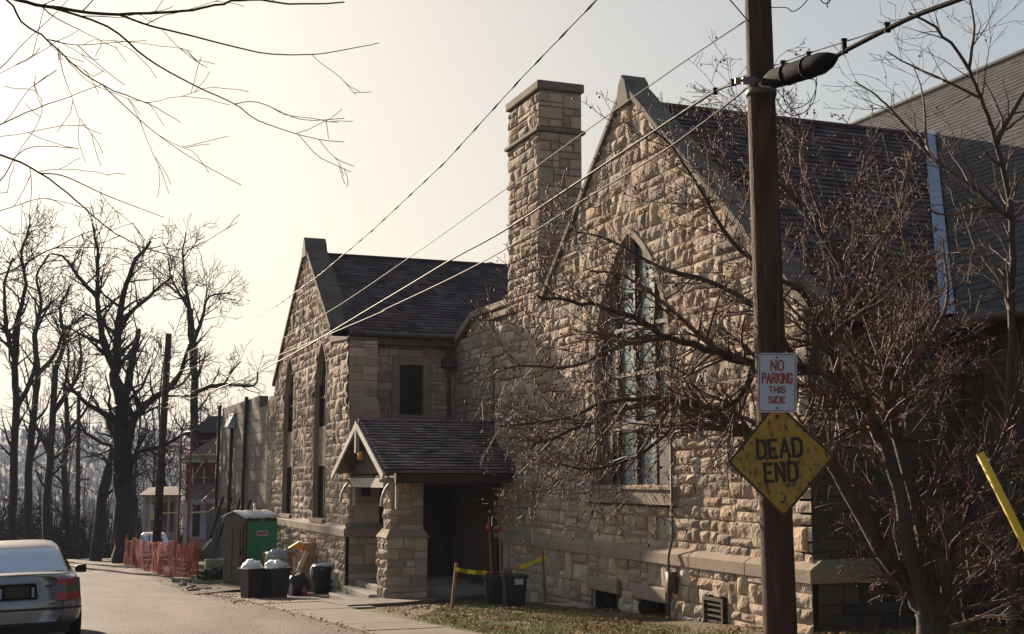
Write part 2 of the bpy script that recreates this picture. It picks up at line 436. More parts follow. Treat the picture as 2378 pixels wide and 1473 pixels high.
def in_arch(y, z, yc, w, z0, zs, za, e=0):
    w2 = w + e
    if z < z0 - e or abs(y - yc) > w2: return False
    if z <= zs: return True
    h = za - zs + e; Rr = (w2 * w2 + h * h) / (2 * w2); dx = abs(y - yc) + Rr - w2
    return dx * dx + (z - zs) ** 2 < Rr * Rr
def reveal(mb, pts, X, tw=.14, proud=.07, deep=.4, m=0):
    """moulded stone surround and deep reveal round an opening in a wall that faces -X"""
    n = len(pts); cy = sum(p[0] for p in pts) / n
    out = []
    for i, p in enumerate(pts):
        a = pts[max(i - 1, 0)]; b = pts[min(i + 1, n - 1)]
        t = V((b[0] - a[0], b[1] - a[1])); t.normalize(); nn = V((t.y, -t.x))
        q = (p[0] + nn.x * tw, p[1] + nn.y * tw); q2 = (p[0] - nn.x * tw, p[1] - nn.y * tw)
        mid = V((cy, sum(w[1] for w in pts) / n))
        out.append(q if (V(q) - mid).length > (V(q2) - mid).length else q2)
    for i in range(n - 1):
        a, b, c, d = pts[i], pts[i + 1], out[i + 1], out[i]
        mb.poly([(X - proud, *a), (X - proud, *b), (X - proud, *c), (X - proud, *d)], m)
        mb.poly([(X - proud, *d), (X - proud, *c), (X + .02, *c), (X + .02, *d)], m)
        mb.poly([(X - proud, *a), (X + deep, *a), (X + deep, *b), (X - proud, *b)], m)
def pane(mb, pts, x, m=0): mb.poly([(x, *p) for p in pts], m)

X1, X2, X3 = 7.55, 10.28, 10.95
ZW = -1.2                                   # water table
church = thing('stone_church', 'rock-faced sandstone church with two steep gables, tall chimney, slate roofs and a small entrance porch', 'church', (X2, 21, -2.4))

# ---- near gable wall (faces the street) -----------------------------------------------------
YC, ZA, SL = 20.98, 7.36, .85
def near_top(y):
    if y > 25.15: return 3.78
    return ZA - SL * abs(y - YC)
WIN = (20.93, 1.5, -.15, 2.1, 4.5)
YB, ZB = 15.27, -2.9
NW = 28.2 - YB
BW = [(21.40, 22.50, -2.5, -2.1), (19.47, 20.52, -2.5, -2.1), (17.54, 18.17, -2.45, -1.86)]
def near_in(u, v):
    y = YB + u; z = ZB + v
    if z < ZW - .2 or z > near_top(y) - .12: return False
    if in_arch(y, z, *WIN, e=.1): return False
    return not (YC - 1.72 < y < YC + 1.72 and -.5 < z < -.1)
def near_base_in(u, v):
    y = YB + u; z = ZB + v
    if z > ZW - .24: return False
    for a, b, c, d in BW:
        if a - .02 < y < b + .02 and c - .6 < z < d + .02: return False
    return not any(a - .12 < y < b + .12 and -2.12 < z < -1.84 for a, b, c, d in BW[:2])
mb = MB()
skin(mb, (X2, YB, ZB), (0, 1, 0), (-1, 0, 0), NW, ZA - ZB + .2, lambda u, v: near_in(u, v) or (v + ZB <= near_top(YB + u) and v + ZB > near_top(YB + u) - .25), m=1)
ashlar(mb, (X2, YB, ZB), (0, 1, 0), (-1, 0, 0), NW, ZA - ZB + .2, near_in, .048, 3, .036)
BX = X2 - .09
skin(mb, (BX, YB - .08, ZB), (0, 1, 0), (-1, 0, 0), 12.2, 1.5, near_base_in, m=1)
ashlar(mb, (BX, YB - .08, ZB), (0, 1, 0), (-1, 0, 0), 12.2, 1.5, near_base_in, .05, 5, .035)
# solid core of the wing behind the wall
prof = [(YB + .02, ZB), (28.18, ZB), (28.18, 3.75), (25.15, 3.75), (YC, ZA - .42), (YB + .02, near_top(YB) - .42)]
mb.prism([(X2 + .45, *p) for p in prof], (.3, 0, 0), 1)
mb.box(X2 + .02, X2 + .46, YB + .02, 15.6, ZB, 2.3, 1); mb.box(X2 + .02, X2 + .46, 27.85, 28.18, ZB, 3.7, 1)
# dark backs of the basement openings
wall_near = mb.build('gable_wall', [M['stone'], M['mortar']], church)
tag(wall_near, 'nearest gable wall, sandstone with a tall arched window')
# water table and coping
mb = MB()
def water_table(mb, X, y0, y1, z=ZW, out=.16):
    n = max(1, int((y1 - y0) / 1.6)); st = (y1 - y0) / n
    for i in range(n):
        a = y0 + i * st + .004; b = y0 + (i + 1) * st - .004
        mb.hexa([(X - out, a, z - .25), (X + .05, a, z - .25), (X + .05, b, z - .25), (X - out, b, z - .25),
                 (X - out, a, z - .06), (X + .05, a, z + .08), (X + .05, b, z + .08), (X - out, b, z - .06)])
water_table(mb, X2, YB - .16, 27.3)
mb.build('water_table', M['trim'], church, bevel=.012)
def coping(mb, X, ya, za, yb, zb, t=.12, w0=-.09, w1=.42, n=6):
    """raking coping from (ya,za) to (yb,zb): stone lengths proud of the wall face"""
    for i in range(n):
        p = (ya + (yb - ya) * (i + .01) / n, za + (zb - za) * (i + .01) / n); q = (ya + (yb - ya) * (i + .99) / n, za + (zb - za) * (i + .99) / n)
        d = V((q[0] - p[0], q[1] - p[1])); d.normalize(); nn = V((-d.y, d.x))
        if nn.y < 0: nn = -nn
        k = nn * (t * .5)
        mb.hexa([(X + w0, p[0] - k.x, p[1] - k.y), (X + w1, p[0] - k.x, p[1] - k.y), (X + w1, q[0] - k.x, q[1] - k.y), (X + w0, q[0] - k.x, q[1] - k.y),
                 (X + w0, p[0] + k.x, p[1] + k.y), (X + w1, p[0] + k.x, p[1] + k.y), (X + w1, q[0] + k.x, q[1] + k.y), (X + w0, q[0] + k.x, q[1] + k.y)])
mb = MB()
coping(mb, X2, YC + .12, ZA - .12, 25.2, near_top(25.15) - .02, w1=.36, n=7)
coping(mb, X2, YC - .12, ZA - .12, YB - .15, near_top(YB) - .12, n=9)
mb.prism([(X2 - .11, YC - .3, ZA - .42), (X2 - .11, YC + .3, ZA - .42), (X2 - .11, YC + .14, ZA + .05), (X2 - .11, YC, ZA + .2), (X2 - .11, YC - .14, ZA + .05)], (.5, 0, 0))
mb.build('coping', M['trim_grey'], church, bevel=.015)
# big arched window
mb = MB()
ap = arch_pts(*WIN)
reveal(mb, ap, X2, .12, .05, .2)
mb.box(X2 - .12, X2 + .42, YC - 1.8, YC + 1.72, -.46, -.17)
mb.hexa([(X2 - .16, YC - 1.82, -.2), (X2 + .42, YC - 1.82, -.2), (X2 + .42, YC + 1.74, -.2), (X2 - .16, YC + 1.74, -.2),
         (X2 - .16, YC - 1.82, -.15), (X2 + .42, YC - 1.82, -.09), (X2 + .42, YC + 1.74, -.09), (X2 - .16, YC + 1.74, -.15)])
win = mb.build('arched_window', M['trim'], church)
mb = MB(); pane(mb, ap, X2 + .17); mb.build('pane', M['glass'], win)
mb = MB()
xm = X2 + .12
for dy in (-1.42, -.78, 0, .78, 1.42):
    zt = 4.35 - (abs(dy) / 1.5) ** 2 * 1.85
    mb.bar((xm, WIN[0] + dy, -.15), (xm, WIN[0] + dy, zt),   .07, .08, up=(1, 0, 0))
for z, h in ((.95, .14), (1.9, .07), (2.75, .07)):
    hw = 1.6 if z < 2.2 else 1.48
    mb.box(xm - .05, xm + .03, WIN[0] - hw, WIN[0] + hw, z - h / 2, z + h / 2)
for sgn in (-1, 1):       # tracery heads over the lights
    for c, r, zz in ((.39, .39, 2.9), (1.1, .32, 2.0)):
        pts = [(xm, WIN[0] + sgn * (c + r * math.cos(a)), zz + r * 1.35 * math.sin(a)) for a in [PI * i / 8 for i in range(9)]]
        mb.tube(pts, .035, 4)
mb.box(xm - .07, xm, 19.42, 19.95, -.13, .9); mb.box(xm - .07, xm, 21.85, 22.4, -.13, .9)
mb.build('mullions', M['frame_dark'], win)
# basement windows
for a, b, c, d in BW[:2]:
    mb = MB(); mb.box(X2 + .3, X2 + .34, a, b, c - .2, d + .02); w = mb.build('basement_window', M['glass_dark'], church)
    for e0, e1 in ((a - .05, a), (b, b + .05)):
        mb = MB(); mb.box(BX - .02, X2 + .3, e0, e1, c - .15, d); mb.build('jamb', M['stone_dark'], w)
    mb = MB(); mb.box(BX - .09, X2 + .3, a - .12, b + .12, -2.1, -1.84); mb.build('lintel', M['trim'], w, bevel=.03)
mb = MB(); a, b, c, d = BW[2]
mb.box(X2 - .05, X2 + .2, a, b, c, d); mb.box(BX - .06, X2, a, a + .05, c, d); mb.box(BX - .06, X2, b - .05, b, c, d); mb.box(BX - .06, X2, a + .05, b - .05, d - .05, d)
for i in range(6): mb.box(BX - .04, X2, a + .05, b - .05, c + .04 + i * .085, c + .07 + i * .085)
mb.build('louvre_vent', M['frame_dark'], church)
# downpipe on the near gable
mb = MB(); mb.tube([(X2 - .16, 19.12, .95), (X2 - .16, 19.12, -1.0), (X2 - .24, 19.12, -1.3), (X2 - .24, 19.12, -2.3)], .022, 8)
mb.box(X2 - .26, X2 - .08, 19.05, 19.2, -1.9, -1.55)
mb.build('downpipe', M['gutter'], church, smooth=True)

M['mortar_dark'] = mat('shaded mortar', (.07, .055, .045), (.05, .04, .033), 6, .95, .3, 40)  # mortar darkened to go with the shade painted into the side walls
# ---- near side wall (faces the camera side, in shade) ---------------------------------------
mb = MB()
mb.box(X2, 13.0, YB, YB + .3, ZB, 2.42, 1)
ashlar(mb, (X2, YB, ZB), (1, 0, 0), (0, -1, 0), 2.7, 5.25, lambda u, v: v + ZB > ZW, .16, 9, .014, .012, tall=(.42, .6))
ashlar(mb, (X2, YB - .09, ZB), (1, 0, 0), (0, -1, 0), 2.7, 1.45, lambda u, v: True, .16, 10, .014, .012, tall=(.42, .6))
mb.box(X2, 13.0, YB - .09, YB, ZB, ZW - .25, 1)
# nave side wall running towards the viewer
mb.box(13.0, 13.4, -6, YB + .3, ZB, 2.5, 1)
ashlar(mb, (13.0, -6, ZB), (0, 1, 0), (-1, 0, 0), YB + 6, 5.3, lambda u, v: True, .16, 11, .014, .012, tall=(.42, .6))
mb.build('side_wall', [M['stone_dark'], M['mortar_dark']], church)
mb = MB(); mb.hexa([(X2 - .05, YB - .17, ZW - .25), (13, YB - .17, ZW - .25), (13, YB, ZW - .25), (X2 - .05, YB, ZW - .25), (X2 - .05, YB - .17, ZW - .06), (13, YB - .17, ZW - .06), (13, YB, ZW + .08), (X2 - .05, YB, ZW + .08)])
mb.build('water_table', M['trim'], church, bevel=.012)

# ---- near roof ------------------------------------------------------------------------------
def roof_slab(mb, a, b, c, d, t=.12):
    a, b, c, d = map(V, (a, b, c, d)); n = (b - a).cross(d - a); n.normalize()
    if n.z < 0: n = -n
    mb.hexa([a - n * t, b - n * t, c - n * t, d - n * t, a, b, c, d])
mb = MB()
RZ = 7.02; ez = 2.28; ey = 15.0
sv = V((0, YC - ey, RZ - ez)); SLn = sv.length; sv.normalize()
XE, XR = 12.35, 18.9
NZ = lambda x: 2.3 + 1.0 * (x - 12.5)       # nave slope height
xv0 = 12.5; xv1 = 12.5 + (RZ - 2.3)
roof_slab(mb, (X2 + .3, ey, ez), (xv0, ey, ez), (xv1, YC, RZ), (X2 + .3, YC, RZ))
slates(mb, (X2 + .3, ey, ez), (1, 0, 0), sv, 8, SLn, lambda u, v: X2 + .3 + u < xv0 + (xv1 - xv0) * v / SLn, .3, .2, 21)
sv2 = V((0, ey - YC, RZ - ez)); sv2.normalize()
roof_slab(mb, (X2 + .3, 2 * YC - ey, ez), (xv0, 2 * YC - ey, ez), (xv1, YC, RZ), (X2 + .3, YC, RZ))
mb.tube([(X2 + .45, YC, RZ + .03), (xv1, YC, RZ + .03)], .06, 6)
mb.build('roof', M['slate'], church)
mb = MB(); mb.tube([(X2 + .35, ey - .06, ez - .02), (xv0, ey - .06, ez - .02)], .07, 8); mb.build('gutter', M['gutter'], church, smooth=True)
# nave roof (faces the street), its ridge runs along the street
mb = MB()
zr = NZ(XR)
roof_slab(mb, (12.45, -8, 2.25), (12.45, 46, 2.25), (XR, 46, zr), (XR, -8, zr))
ns = V((XR - 12.45, 0, zr - 2.25)); nl = ns.length; ns.normalize()
def nave_in(u, v):
    y = 8 + u; x = 12.45 + v * ns.x; z = 2.25 + v * ns.z
    near = RZ - (RZ - ez) / (YC - ey) * abs(y - YC)
    return z > near + .02
slates(mb, (12.45, 8, 2.25), (0, 1, 0), ns, 24, nl, nave_in, .26, .17, 31, .007, .004)
roof_slab(mb, (XR, -8, zr), (XR, 46, zr), (26, 46, 1.5), (26, -8, 1.5))
mb.tube([(XR, -8, zr + .03), (XR, 46, zr + .03)], .08, 6)
mb.build('nave_roof', M['slate_nave'], church)
mb = MB(); mb.tube([(12.42, -8, 2.2), (12.42, 14.9, 2.2)], .07, 8); mb.build('gutter', M['gutter'], church, smooth=True)
mb = MB()      # lead valley between the two roofs
a0 = V((xv0, ey, ez + .06)); a1 = V((xv1, YC, RZ + .06))
n_ = 9
for i in range(n_):        # overlapping lengths of lead, each with its own width
    p = a0.lerp(a1, i / n_); q = a0.lerp(a1, (i + 1.04) / n_); w_ = .1; w2 = .2; h_ = V((0, 0, .004 * (i % 2)))
    mb.poly([p - V((w_, 0, -.02)) + h_, p + V((0, -w2, .03)) + h_, q + V((0, -w2, .03)) + h_, q - V((w_, 0, -.02)) + h_])
mb.build('valley_flashing', M['lead'], church)
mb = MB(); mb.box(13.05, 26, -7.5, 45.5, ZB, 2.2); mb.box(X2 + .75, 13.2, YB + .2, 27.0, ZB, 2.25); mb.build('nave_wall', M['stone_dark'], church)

# ---- chimney -------------------------------------------------------------------------------
mb = MB()
cx0, cx1, cy0, cy1 = X2 - .02, 11.28, 25.31, 27.25
mb.box(cx0 + .03, cx1 - .01, cy0 + .02, cy1 - .02, 0, 8.55, 1)
tr = lambda u, v: True
ashlar(mb, (cx0, cy0, 2.6), (0, 1, 0), (-1, 0, 0), cy1 - cy0, 5.0, lambda u, v: v < 4.98, .06, 41, .038)
ashlar(mb, (cx0, cy0, 3.0), (1, 0, 0), (0, -1, 0), cx1 - cx0, 4.6, lambda u, v: v < 4.58, .16, 42, .014, .012)
ashlar(mb, (cx0, cy0, 7.72), (0, 1, 0), (-1, 0, 0), cy1 - cy0, .78, tr, .06, 43, .038)
ashlar(mb, (cx0, cy0, 7.72), (1, 0, 0), (0, -1, 0), cx1 - cx0, .78, tr, .16, 44, .014, .012)
ch = mb.build('chimney', [M['stone'], M['mortar']], church)
mb = MB(); mb.box(cx0 - .09, cx1 + .07, cy0 - .07, cy1 + .07, 7.6, 7.69); mb.build('chimney_band', M['trim_grey'], ch, bevel=.02)
mb = MB(); mb.box(cx0 - .06, cx1 + .05, cy0 - .06, cy1 + .06, 8.56, 8.76); mb.box(cx0 + .12, cx1 - .12, cy0 + .15, cy1 - .15, 8.76, 8.82); mb.build('chimney_cap', M['trim_grey'], ch, bevel=.04)

# ---- link wall between the wings ------------------------------------------------------------
mb = MB(); LW = 33.6 - 27.9
lwin = (28.9, 30.1, 1.25, 3.05)
def link_top(y): return 4.25 if y < 31.6 else max(3.75, 4.25 - .6 * (y - 31.6))
def link_in(u, v):
    y = 27.9 + u; z = ZB + v
    return z < link_top(y) - .05 and not (lwin[0] - .1 < y < lwin[1] + .1 and lwin[2] - .1 < z < lwin[3] + .1)
skin(mb, (X3, 27.9, ZB), (0, 1, 0), (-1, 0, 0), LW, 7.2, link_in, m=1)
ashlar(mb, (X3, 27.9, ZB), (0, 1, 0), (-1, 0, 0), LW, 7.2, link_in, .09, 51, .03)
mb.box(X3 + .3, X3 + .6, 27.0, 33.6, ZB, 4.1, 1)
mb.box(X2 + .02, X3 + .3, 27.9, 28.18, ZB, 3.7, 1)
ashlar(mb, (X2, 28.2, ZB), (1, 0, 0), (0, 1, 0), .7, 6.6, tr, .12, 52, .02)
mb.build('link_wall', [M['stone'], M['mortar']], church)
mb = MB()
mb.box(X3 - .14, X3 + .5, 27.3, 31.6, 4.2, 4.36)
coping(mb, X3, 31.62, 4.27, 33.0, 3.75, .18, -.14, .5, 2)
mb.box(X2 - .1, X3 + .3, 26.9, 28.3, 3.74, 3.88)
mb.build('coping', M['trim'], church, bevel=.015)
def square_window(X, y0, y1, z0, z1, parent, name='window', gm='glass_dark', deep=.3, sw=.16, proud=.05):
    mb = MB(); pts = [(y0, z0), (y0, z1), (y1, z1), (y1, z0), (y0, z0)]
    mb.box(X - proud, X + deep, y0 - sw, y0, z0 - sw, z1 + sw); mb.box(X - proud, X + deep, y1, y1 + sw, z0 - sw, z1 + sw)
    mb.box(X - proud + .003, X + deep, y0, y1, z1, z1 + sw); mb.box(X - proud - .05, X + deep, y0, y1, z0 - sw, z0)
    w = mb.build(name, M['trim'], parent)
    mb = MB(); mb.box(X + deep - .06, X + deep - .03, y0, y1, z0, z1); mb.build('pane', M[gm], w)
    mb = MB(); m = (y0 + y1) / 2; mb.box(X + deep - .09, X + deep - .06, m - .03, m + .03, z0, z1); mb.box(X + deep - .1, X + deep - .06, y0, y1, (z0 + z1) / 2 - .03, (z0 + z1) / 2 + .03); mb.build('frame', M['frame_dark'], w)
    return w
square_window(X3, *lwin, church)

# ---- far gable wall ------------------------------------------------------------------------
FC, FZ, FS = 37.1, 6.88, .8
FY0, FY1 = 31.3, 42.9
def far_top(y):
    if y < 33.5: return 3.6
    if y > 41.9: return 2.75
    return FZ - FS * abs(y - FC)
FW = [(34.72, .8, -1.1, 2.3, 3.75), (39.3, .8, -1.1, 2.3, 3.75)]
def far_in(u, v):
    y = FY0 + u; z = -3.6 + v
    if z < ZW - .2 or z > far_top(y) - .1: return False
    if y < 31.6 and z > 1.7 + (31.6 - y): return False
    return not any(in_arch(y, z, *w, e=.06) for w in FW)
mb = MB()
skin(mb, (X1, FY0, -3.6), (0, 1, 0), (-1, 0, 0), FY1 - FY0, 10.8, lambda u, v: far_in(u, v) or (v - 3.6 <= far_top(FY0 + u) and v - 3.6 > far_top(FY0 + u) - .22 and FY0 + u > 31.6), m=1)
ashlar(mb, (X1, FY0, -3.6), (0, 1, 0), (-1, 0, 0), FY1 - FY0, 10.8, far_in, .07, 61, .042)
skin(mb, (X1 - .09, FY0 - .06, -3.8), (0, 1, 0), (-1, 0, 0), FY1 - FY0, 2.4, lambda u, v: v < 2.36, m=1)
ashlar(mb, (X1 - .09, FY0 - .06, -3.8), (0, 1, 0), (-1, 0, 0), FY1 - FY0, 2.4, lambda u, v: v < 2.36, .075, 62, .055)
fp = [(33.35, -3.6), (FY1, -3.6), (FY1, 2.7), (41.9, 2.7), (FC, FZ - .4), (33.35, 3.5)]
mb.prism([(X1 + .5, *p) for p in fp], (.3, 0, 0), 1)
# corner buttress
mb.box(X1 + .02, 8.3, 31.62, 33.4, 1.7, 3.5, 1); mb.box(X1 + .02, 8.3, 31.3, 33.4, -3.6, 1.7, 1)
mb.hexa([(X1 + .02, 31.3, 1.7), (8.3, 31.3, 1.7), (8.3, 31.62, 1.7), (X1 + .02, 31.62, 1.7), (X1 + .02, 31.6, 2.05), (8.3, 31.6, 2.05), (8.3, 31.63, 2.05), (X1 + .02, 31.63, 2.05)], 1)
ashlar(mb, (X1, 31.62, 2.0), (1, 0, 0), (0, -1, 0), .78, 1.55, tr, .16, 63, .014, .012)
ashlar(mb, (X1, 31.3, -3.3), (1, 0, 0), (0, -1, 0), .78, 5.0, tr, .16, 64, .014, .012, tall=(.5, .66))
tag(mb.build('gable_wall', [M['stone'], M['mortar']], church), 'farther gable wall with a pair of tall lancet windows')
mb = MB(); water_table(mb, X1, FY0 - .16, FY1)
mb.hexa([(X1 - .1, FY0 - .17, ZW - .25), (8.4, FY0 - .17, ZW - .25), (8.4, FY0, ZW - .25), (X1 - .1, FY0, ZW - .25), (X1 - .1, FY0 - .17, ZW - .06), (8.4, FY0 - .17, ZW - .06), (8.4, FY0, ZW + .08), (X1 - .1, FY0, ZW + .08)])
mb.build('water_table', M['trim'], church, bevel=.012)
mb = MB()
coping(mb, X1, FC + .1, FZ - .1, 42.0, far_top(41.85) - .05, w1=.55, n=8)
coping(mb, X1, FC - .1, FZ - .1, 33.45, far_top(33.55) - .05, w1=.55, n=6)
mb.hexa([(X1 - .05, 31.57, 3.5), (8.33, 31.57, 3.5), (8.33, 33.6, 3.62), (X1 - .05, 33.6, 3.62), (X1 - .05, 31.57, 3.57), (8.33, 31.57, 3.57), (8.33, 33.6, 3.8), (X1 - .05, 33.6, 3.8)])
mb.prism([(X1 - .11, FC - .34, FZ - .36), (X1 - .11, FC + .34, FZ - .36), (X1 - .11, FC + .15, FZ + .08), (X1 - .11, FC, FZ + .25), (X1 - .11, FC - .15, FZ + .08)], (.66, 0, 0))
mb.build('coping', M['coping_dark'], church, bevel=.015)
for w in FW:
    mb = MB(); pts = arch_pts(*w); reveal(mb, pts, X1, .05, .03, .2)
    mb.box(X1 - .12, X1 + .46, w[0] - w[1] - .05, w[0] + w[1] + .05, -1.2, -1.1)
    wo = mb.build('lancet_window', M['trim'], church)
    mb = MB(); pane(mb, pts, X1 + .16); mb.build('pane', M['glass_dark'], wo)
    mb = MB(); mb.box(X1 + .1, X1 + .16, w[0] - w[1], w[0] + w[1], .32, 1.42); mb.build('spandrel_panel', M['trim'], wo, bevel=.02)
    mb = MB(); mb.box(X1 + .11, X1 + .15, w[0] - .03, w[0] + .03, 1.42, 3.7); mb.box(X1 + .11, X1 + .15, w[0] - .03, w[0] + .03, -1.1, .32)
    mb.box(X1 + .11, X1 + .15, w[0] - w[1], w[0] - w[1] + .07, -1.1, 2.6); mb.box(X1 + .11, X1 + .15, w[0] + w[1] - .07, w[0] + w[1], -1.1, 2.6)
    mb.box(X1 + .11, X1 + .15, w[0] - w[1], w[0] + w[1], 2.2, 2.27); mb.build('frame', M['frame_dark'], wo)
# far wing side wall
SY = 33.3
sw_ = (9.37, 10.04, 1.7, 3.05)
def side_in(u, v):
    x = 8.1 + u; z = -3.3 + v
    return z < 3.8 and not (sw_[0] - .2 < x < sw_[1] + .2 and sw_[2] - .2 < z < sw_[3] + .2)
mb = MB()
skin(mb, (8.1, SY, -3.3), (1, 0, 0), (0, -1, 0), 3.0, 7.2, side_in, m=1)
ashlar(mb, (8.1, SY, -3.3), (1, 0, 0), (0, -1, 0), 3.0, 7.2, side_in, .14, 71, .022, .012, tall=(.3, .5))
mb.box(8.1, 13, SY + .3, SY + .5, -3.3, 3.85, 1)
mb.build('side_wall', [M['stone'], M['mortar']], church)
mb = MB(); s_ = .22
mb.box(sw_[0] - s_, sw_[0], SY - .05, SY + .25, sw_[2] - s_, sw_[3] + s_); mb.box(sw_[1], sw_[1] + s_, SY - .05, SY + .25, sw_[2] - s_, sw_[3] + s_)
mb.box(sw_[0], sw_[1], SY - .053, SY + .25, sw_[3], sw_[3] + s_); mb.box(sw_[0], sw_[1], SY - .1, SY + .25, sw_[2] - s_ * .6, sw_[2])
wo = mb.build('window', M['trim'], church)
mb = MB(); mb.box(sw_[0], sw_[1], SY + .16, SY + .2, sw_[2], sw_[3]); mb.build('pane', M['glass_dark'], wo)
mb = MB()
for k in range(1, 4): mb.box(sw_[0] + k * .168 - .012, sw_[0] + k * .168 + .012, SY + .13, SY + .16, sw_[2], sw_[3])
for k in range(1, 6): mb.box(sw_[0], sw_[1], SY + .125, SY + .16, sw_[2] + k * .225 - .012, sw_[2] + k * .225 + .012)
mb.box(sw_[0], sw_[0] + .05, SY + .1, SY + .16, sw_[2], sw_[3]); mb.box(sw_[1] - .05, sw_[1], SY + .1, SY + .16, sw_[2], sw_[3])
mb.build('frame', M['frame_dark'], wo)
# far roof
mb = MB(); fey, fez, frz = 33.0, 3.86, 6.62
fv = V((0, FC - fey, frz - fez)); fl = fv.length; fv.normalize()
roof_slab(mb, (X1 + .4, fey, fez), (14.5, fey, fez), (16.8, FC, frz), (X1 + .4, FC, frz))
slates(mb, (X1 + .45, fey, fez), (1, 0, 0), fv, 8.5, fl, tr, .3, .18, 81)
roof_slab(mb, (X1 + .4, 2 * FC - fey, fez), (14.5, 2 * FC - fey, fez), (16.8, FC, frz), (X1 + .4, FC, frz))
mb.tube([(X1 + .5, FC, frz + .03), (17, FC, frz + .03)], .055, 6)
mb.build('roof', M['slate'], church)
mb = MB(); mb.tube([(8.3, fey - .05, fez - .04), (11.0, fey - .05, fez - .04)], .07, 8); mb.box(8.3, 11, fey + .02, SY, fez - .3, fez - .08)
mb.box(10.55, 10.85, SY - .28, SY - .02, 3.0, 3.25)
mb.tube([(10.7, SY - .14, 3.75), (10.7, SY - .14, 3.2), (10.75, SY - .12, 2.6), (10.75, SY - .12, .8)], .05, 8)
mb.build('gutter', M['gutter'], church, smooth=False)

# ---- porch ----------------------------------------------------------------------------------
porch = thing('porch', None, None, (8.8, 29.5, -2.6)); porch.parent = church
porch.location = V((8.8, 29.5, -2.6)) - church.location
def in_church(*a): return a
PX, PYC, PZ, PE0, PE1, PEZ = 7.2, 29.08, 1.32, 26.72, 31.44, .17
mb = MB()
pv = V((0, PYC - PE0, PZ - PEZ)); pl = pv.length; pv.normalize()
roof_slab(mb, (PX, PE0, PEZ), (X2 - .01, PE0, PEZ), (X2 - .01, PYC, PZ), (PX, PYC, PZ), .07)
roof_slab(mb, (X2, PE0, PEZ), (X3 - .02, 28.3, PEZ), (X3 - .02, PYC, PZ), (X2, PYC, PZ), .07)
slates(mb, (PX, PE0 - .03, PEZ), (1, 0, 0), pv, X2 - PX, pl, tr, .26, .15, 91, .018, .01)
roof_slab(mb, (PX, PE1, PEZ), (X3, PE1, PEZ), (X3, PYC, PZ), (PX, PYC, PZ), .07)
mb.tube([(PX, PYC, PZ + .03), (X3, PYC, PZ + .03)], .035, 6)
mb.build('porch_roof', M['slate_porch'], porch)
mb = MB()
for (ya, yb) in ((PE0, PYC), (PE1, PYC)):
    d = V((0, yb - ya, PZ - PEZ)); d.normalize()
    a = V((PX - .04, ya, PEZ - .1)) - d * .12; b = V((PX - .04, yb, PZ - .1))
    mb.bar(a, b, .05, .15, up=V((1, 0, 0)).cross(d))
mb.box(PX - .07, PX + .02, PYC - .06, PYC + .06, PZ - .75, PZ - .02)
mb.build('bargeboard', M['paint_white'], porch, bevel=.008)
mb = MB()
mb.box(PX + .3, PX + .42, 27.9, 31.2, -.22, .02)               # lintel beam between the piers
mb.build('gable_beam', M['paint_white'], porch)
mb = MB(); mb.prism([(PX + .32, 27.5, .1), (PX + .32, 30.9, .1), (PX + .32, PYC, PZ - .15)], (.06, 0, 0)); mb.build('gable_panel', M['wood_dark'], porch)
mb = MB(); mb.box(PX + .3, X3, PE0 + .12, PE0 + .26, -.12, .1); mb.box(PX + .3, X3, PE0 + .26, 31.3, .0, .05); mb.box(8.5, X2, 27.8, 28.0, -.22, -.02)
mb.build('eave_beam', M['wood_dark'], porch)
for y in (PE0 + .5, PE1 - .35):
    mb = MB()
    pts = [(PX + .42 - .34 * math.cos(t), y, -.62 + .55 * math.sin(t)) for t in [PI / 2 * i / 6 for i in range(7)]]
    mb.tube(pts, .035, 6); mb.box(PX + .4, PX + .46, y - .035, y + .035, -.68, -.02); mb.box(PX + .02, PX + .4, y - .035, y + .035, -.1, -.03)
    mb.build('bracket', M['paint_white'], porch)
mb = MB()
def pier(mb, x0, x1, y0, y1, z0, z1, seed):
    mb.box(x0 + .03, x1 - .03, y0 + .03, y1 - .03, z0, z1, 1)
    ashlar(mb, (x0 + .03, y0 + .02, z0), (0, 1, 0), (-1, 0, 0), y1 - y0 - .04, z1 - z0, tr, .07, seed, .05)
    ashlar(mb, (x0 + .03, y0 + .03, z0), (1, 0, 0), (0, -1, 0), x1 - x0 - .05, z1 - z0, tr, .14, seed + 1, .012, .01, tall=(.34, .5))
    ashlar(mb, (x1 - .03, y0 + .03, z0), (0, 1, 0), (1, 0, 0), y1 - y0 - .05, z1 - z0, tr, .14, seed + 2, .012, .01)
pier(mb, 7.62, 8.42, 27.7, 28.4, -1.2, -.02, 101)
pier(mb, 7.52, 8.5, 27.62, 28.48, -3.0, -1.3, 104)
mb.hexa([(7.5, 27.6, -1.32), (8.52, 27.6, -1.32), (8.52, 28.5, -1.32), (7.5, 28.5, -1.32), (7.62, 27.72, -1.14), (8.4, 27.72, -1.14), (8.4, 28.38, -1.14), (7.62, 28.38, -1.14)], 2)
mb.build('pier', [M['stone'], M['mortar'], M['trim']], porch)
mb = MB()
mb.box(7.7, X2, 28.0, 33.2, -3.1, -2.48); mb.build('floor', M['concrete'], porch, bevel=.02)
for i, (x0, x1, z) in enumerate(((7.36, 7.72, -2.62), (7.02, 7.38, -2.77))):
    mb = MB(); mb.box(x0, x1, 28.5, 31.1, -3.1, z); mb.build('step', M['concrete'], porch, bevel=.02)
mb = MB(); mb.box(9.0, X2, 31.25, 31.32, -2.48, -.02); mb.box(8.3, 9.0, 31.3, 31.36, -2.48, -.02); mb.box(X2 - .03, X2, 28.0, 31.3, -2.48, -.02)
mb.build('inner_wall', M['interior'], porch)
mb = MB(); mb.box(9.1, 10.1, 31.18, 31.25, -2.48, -.35)
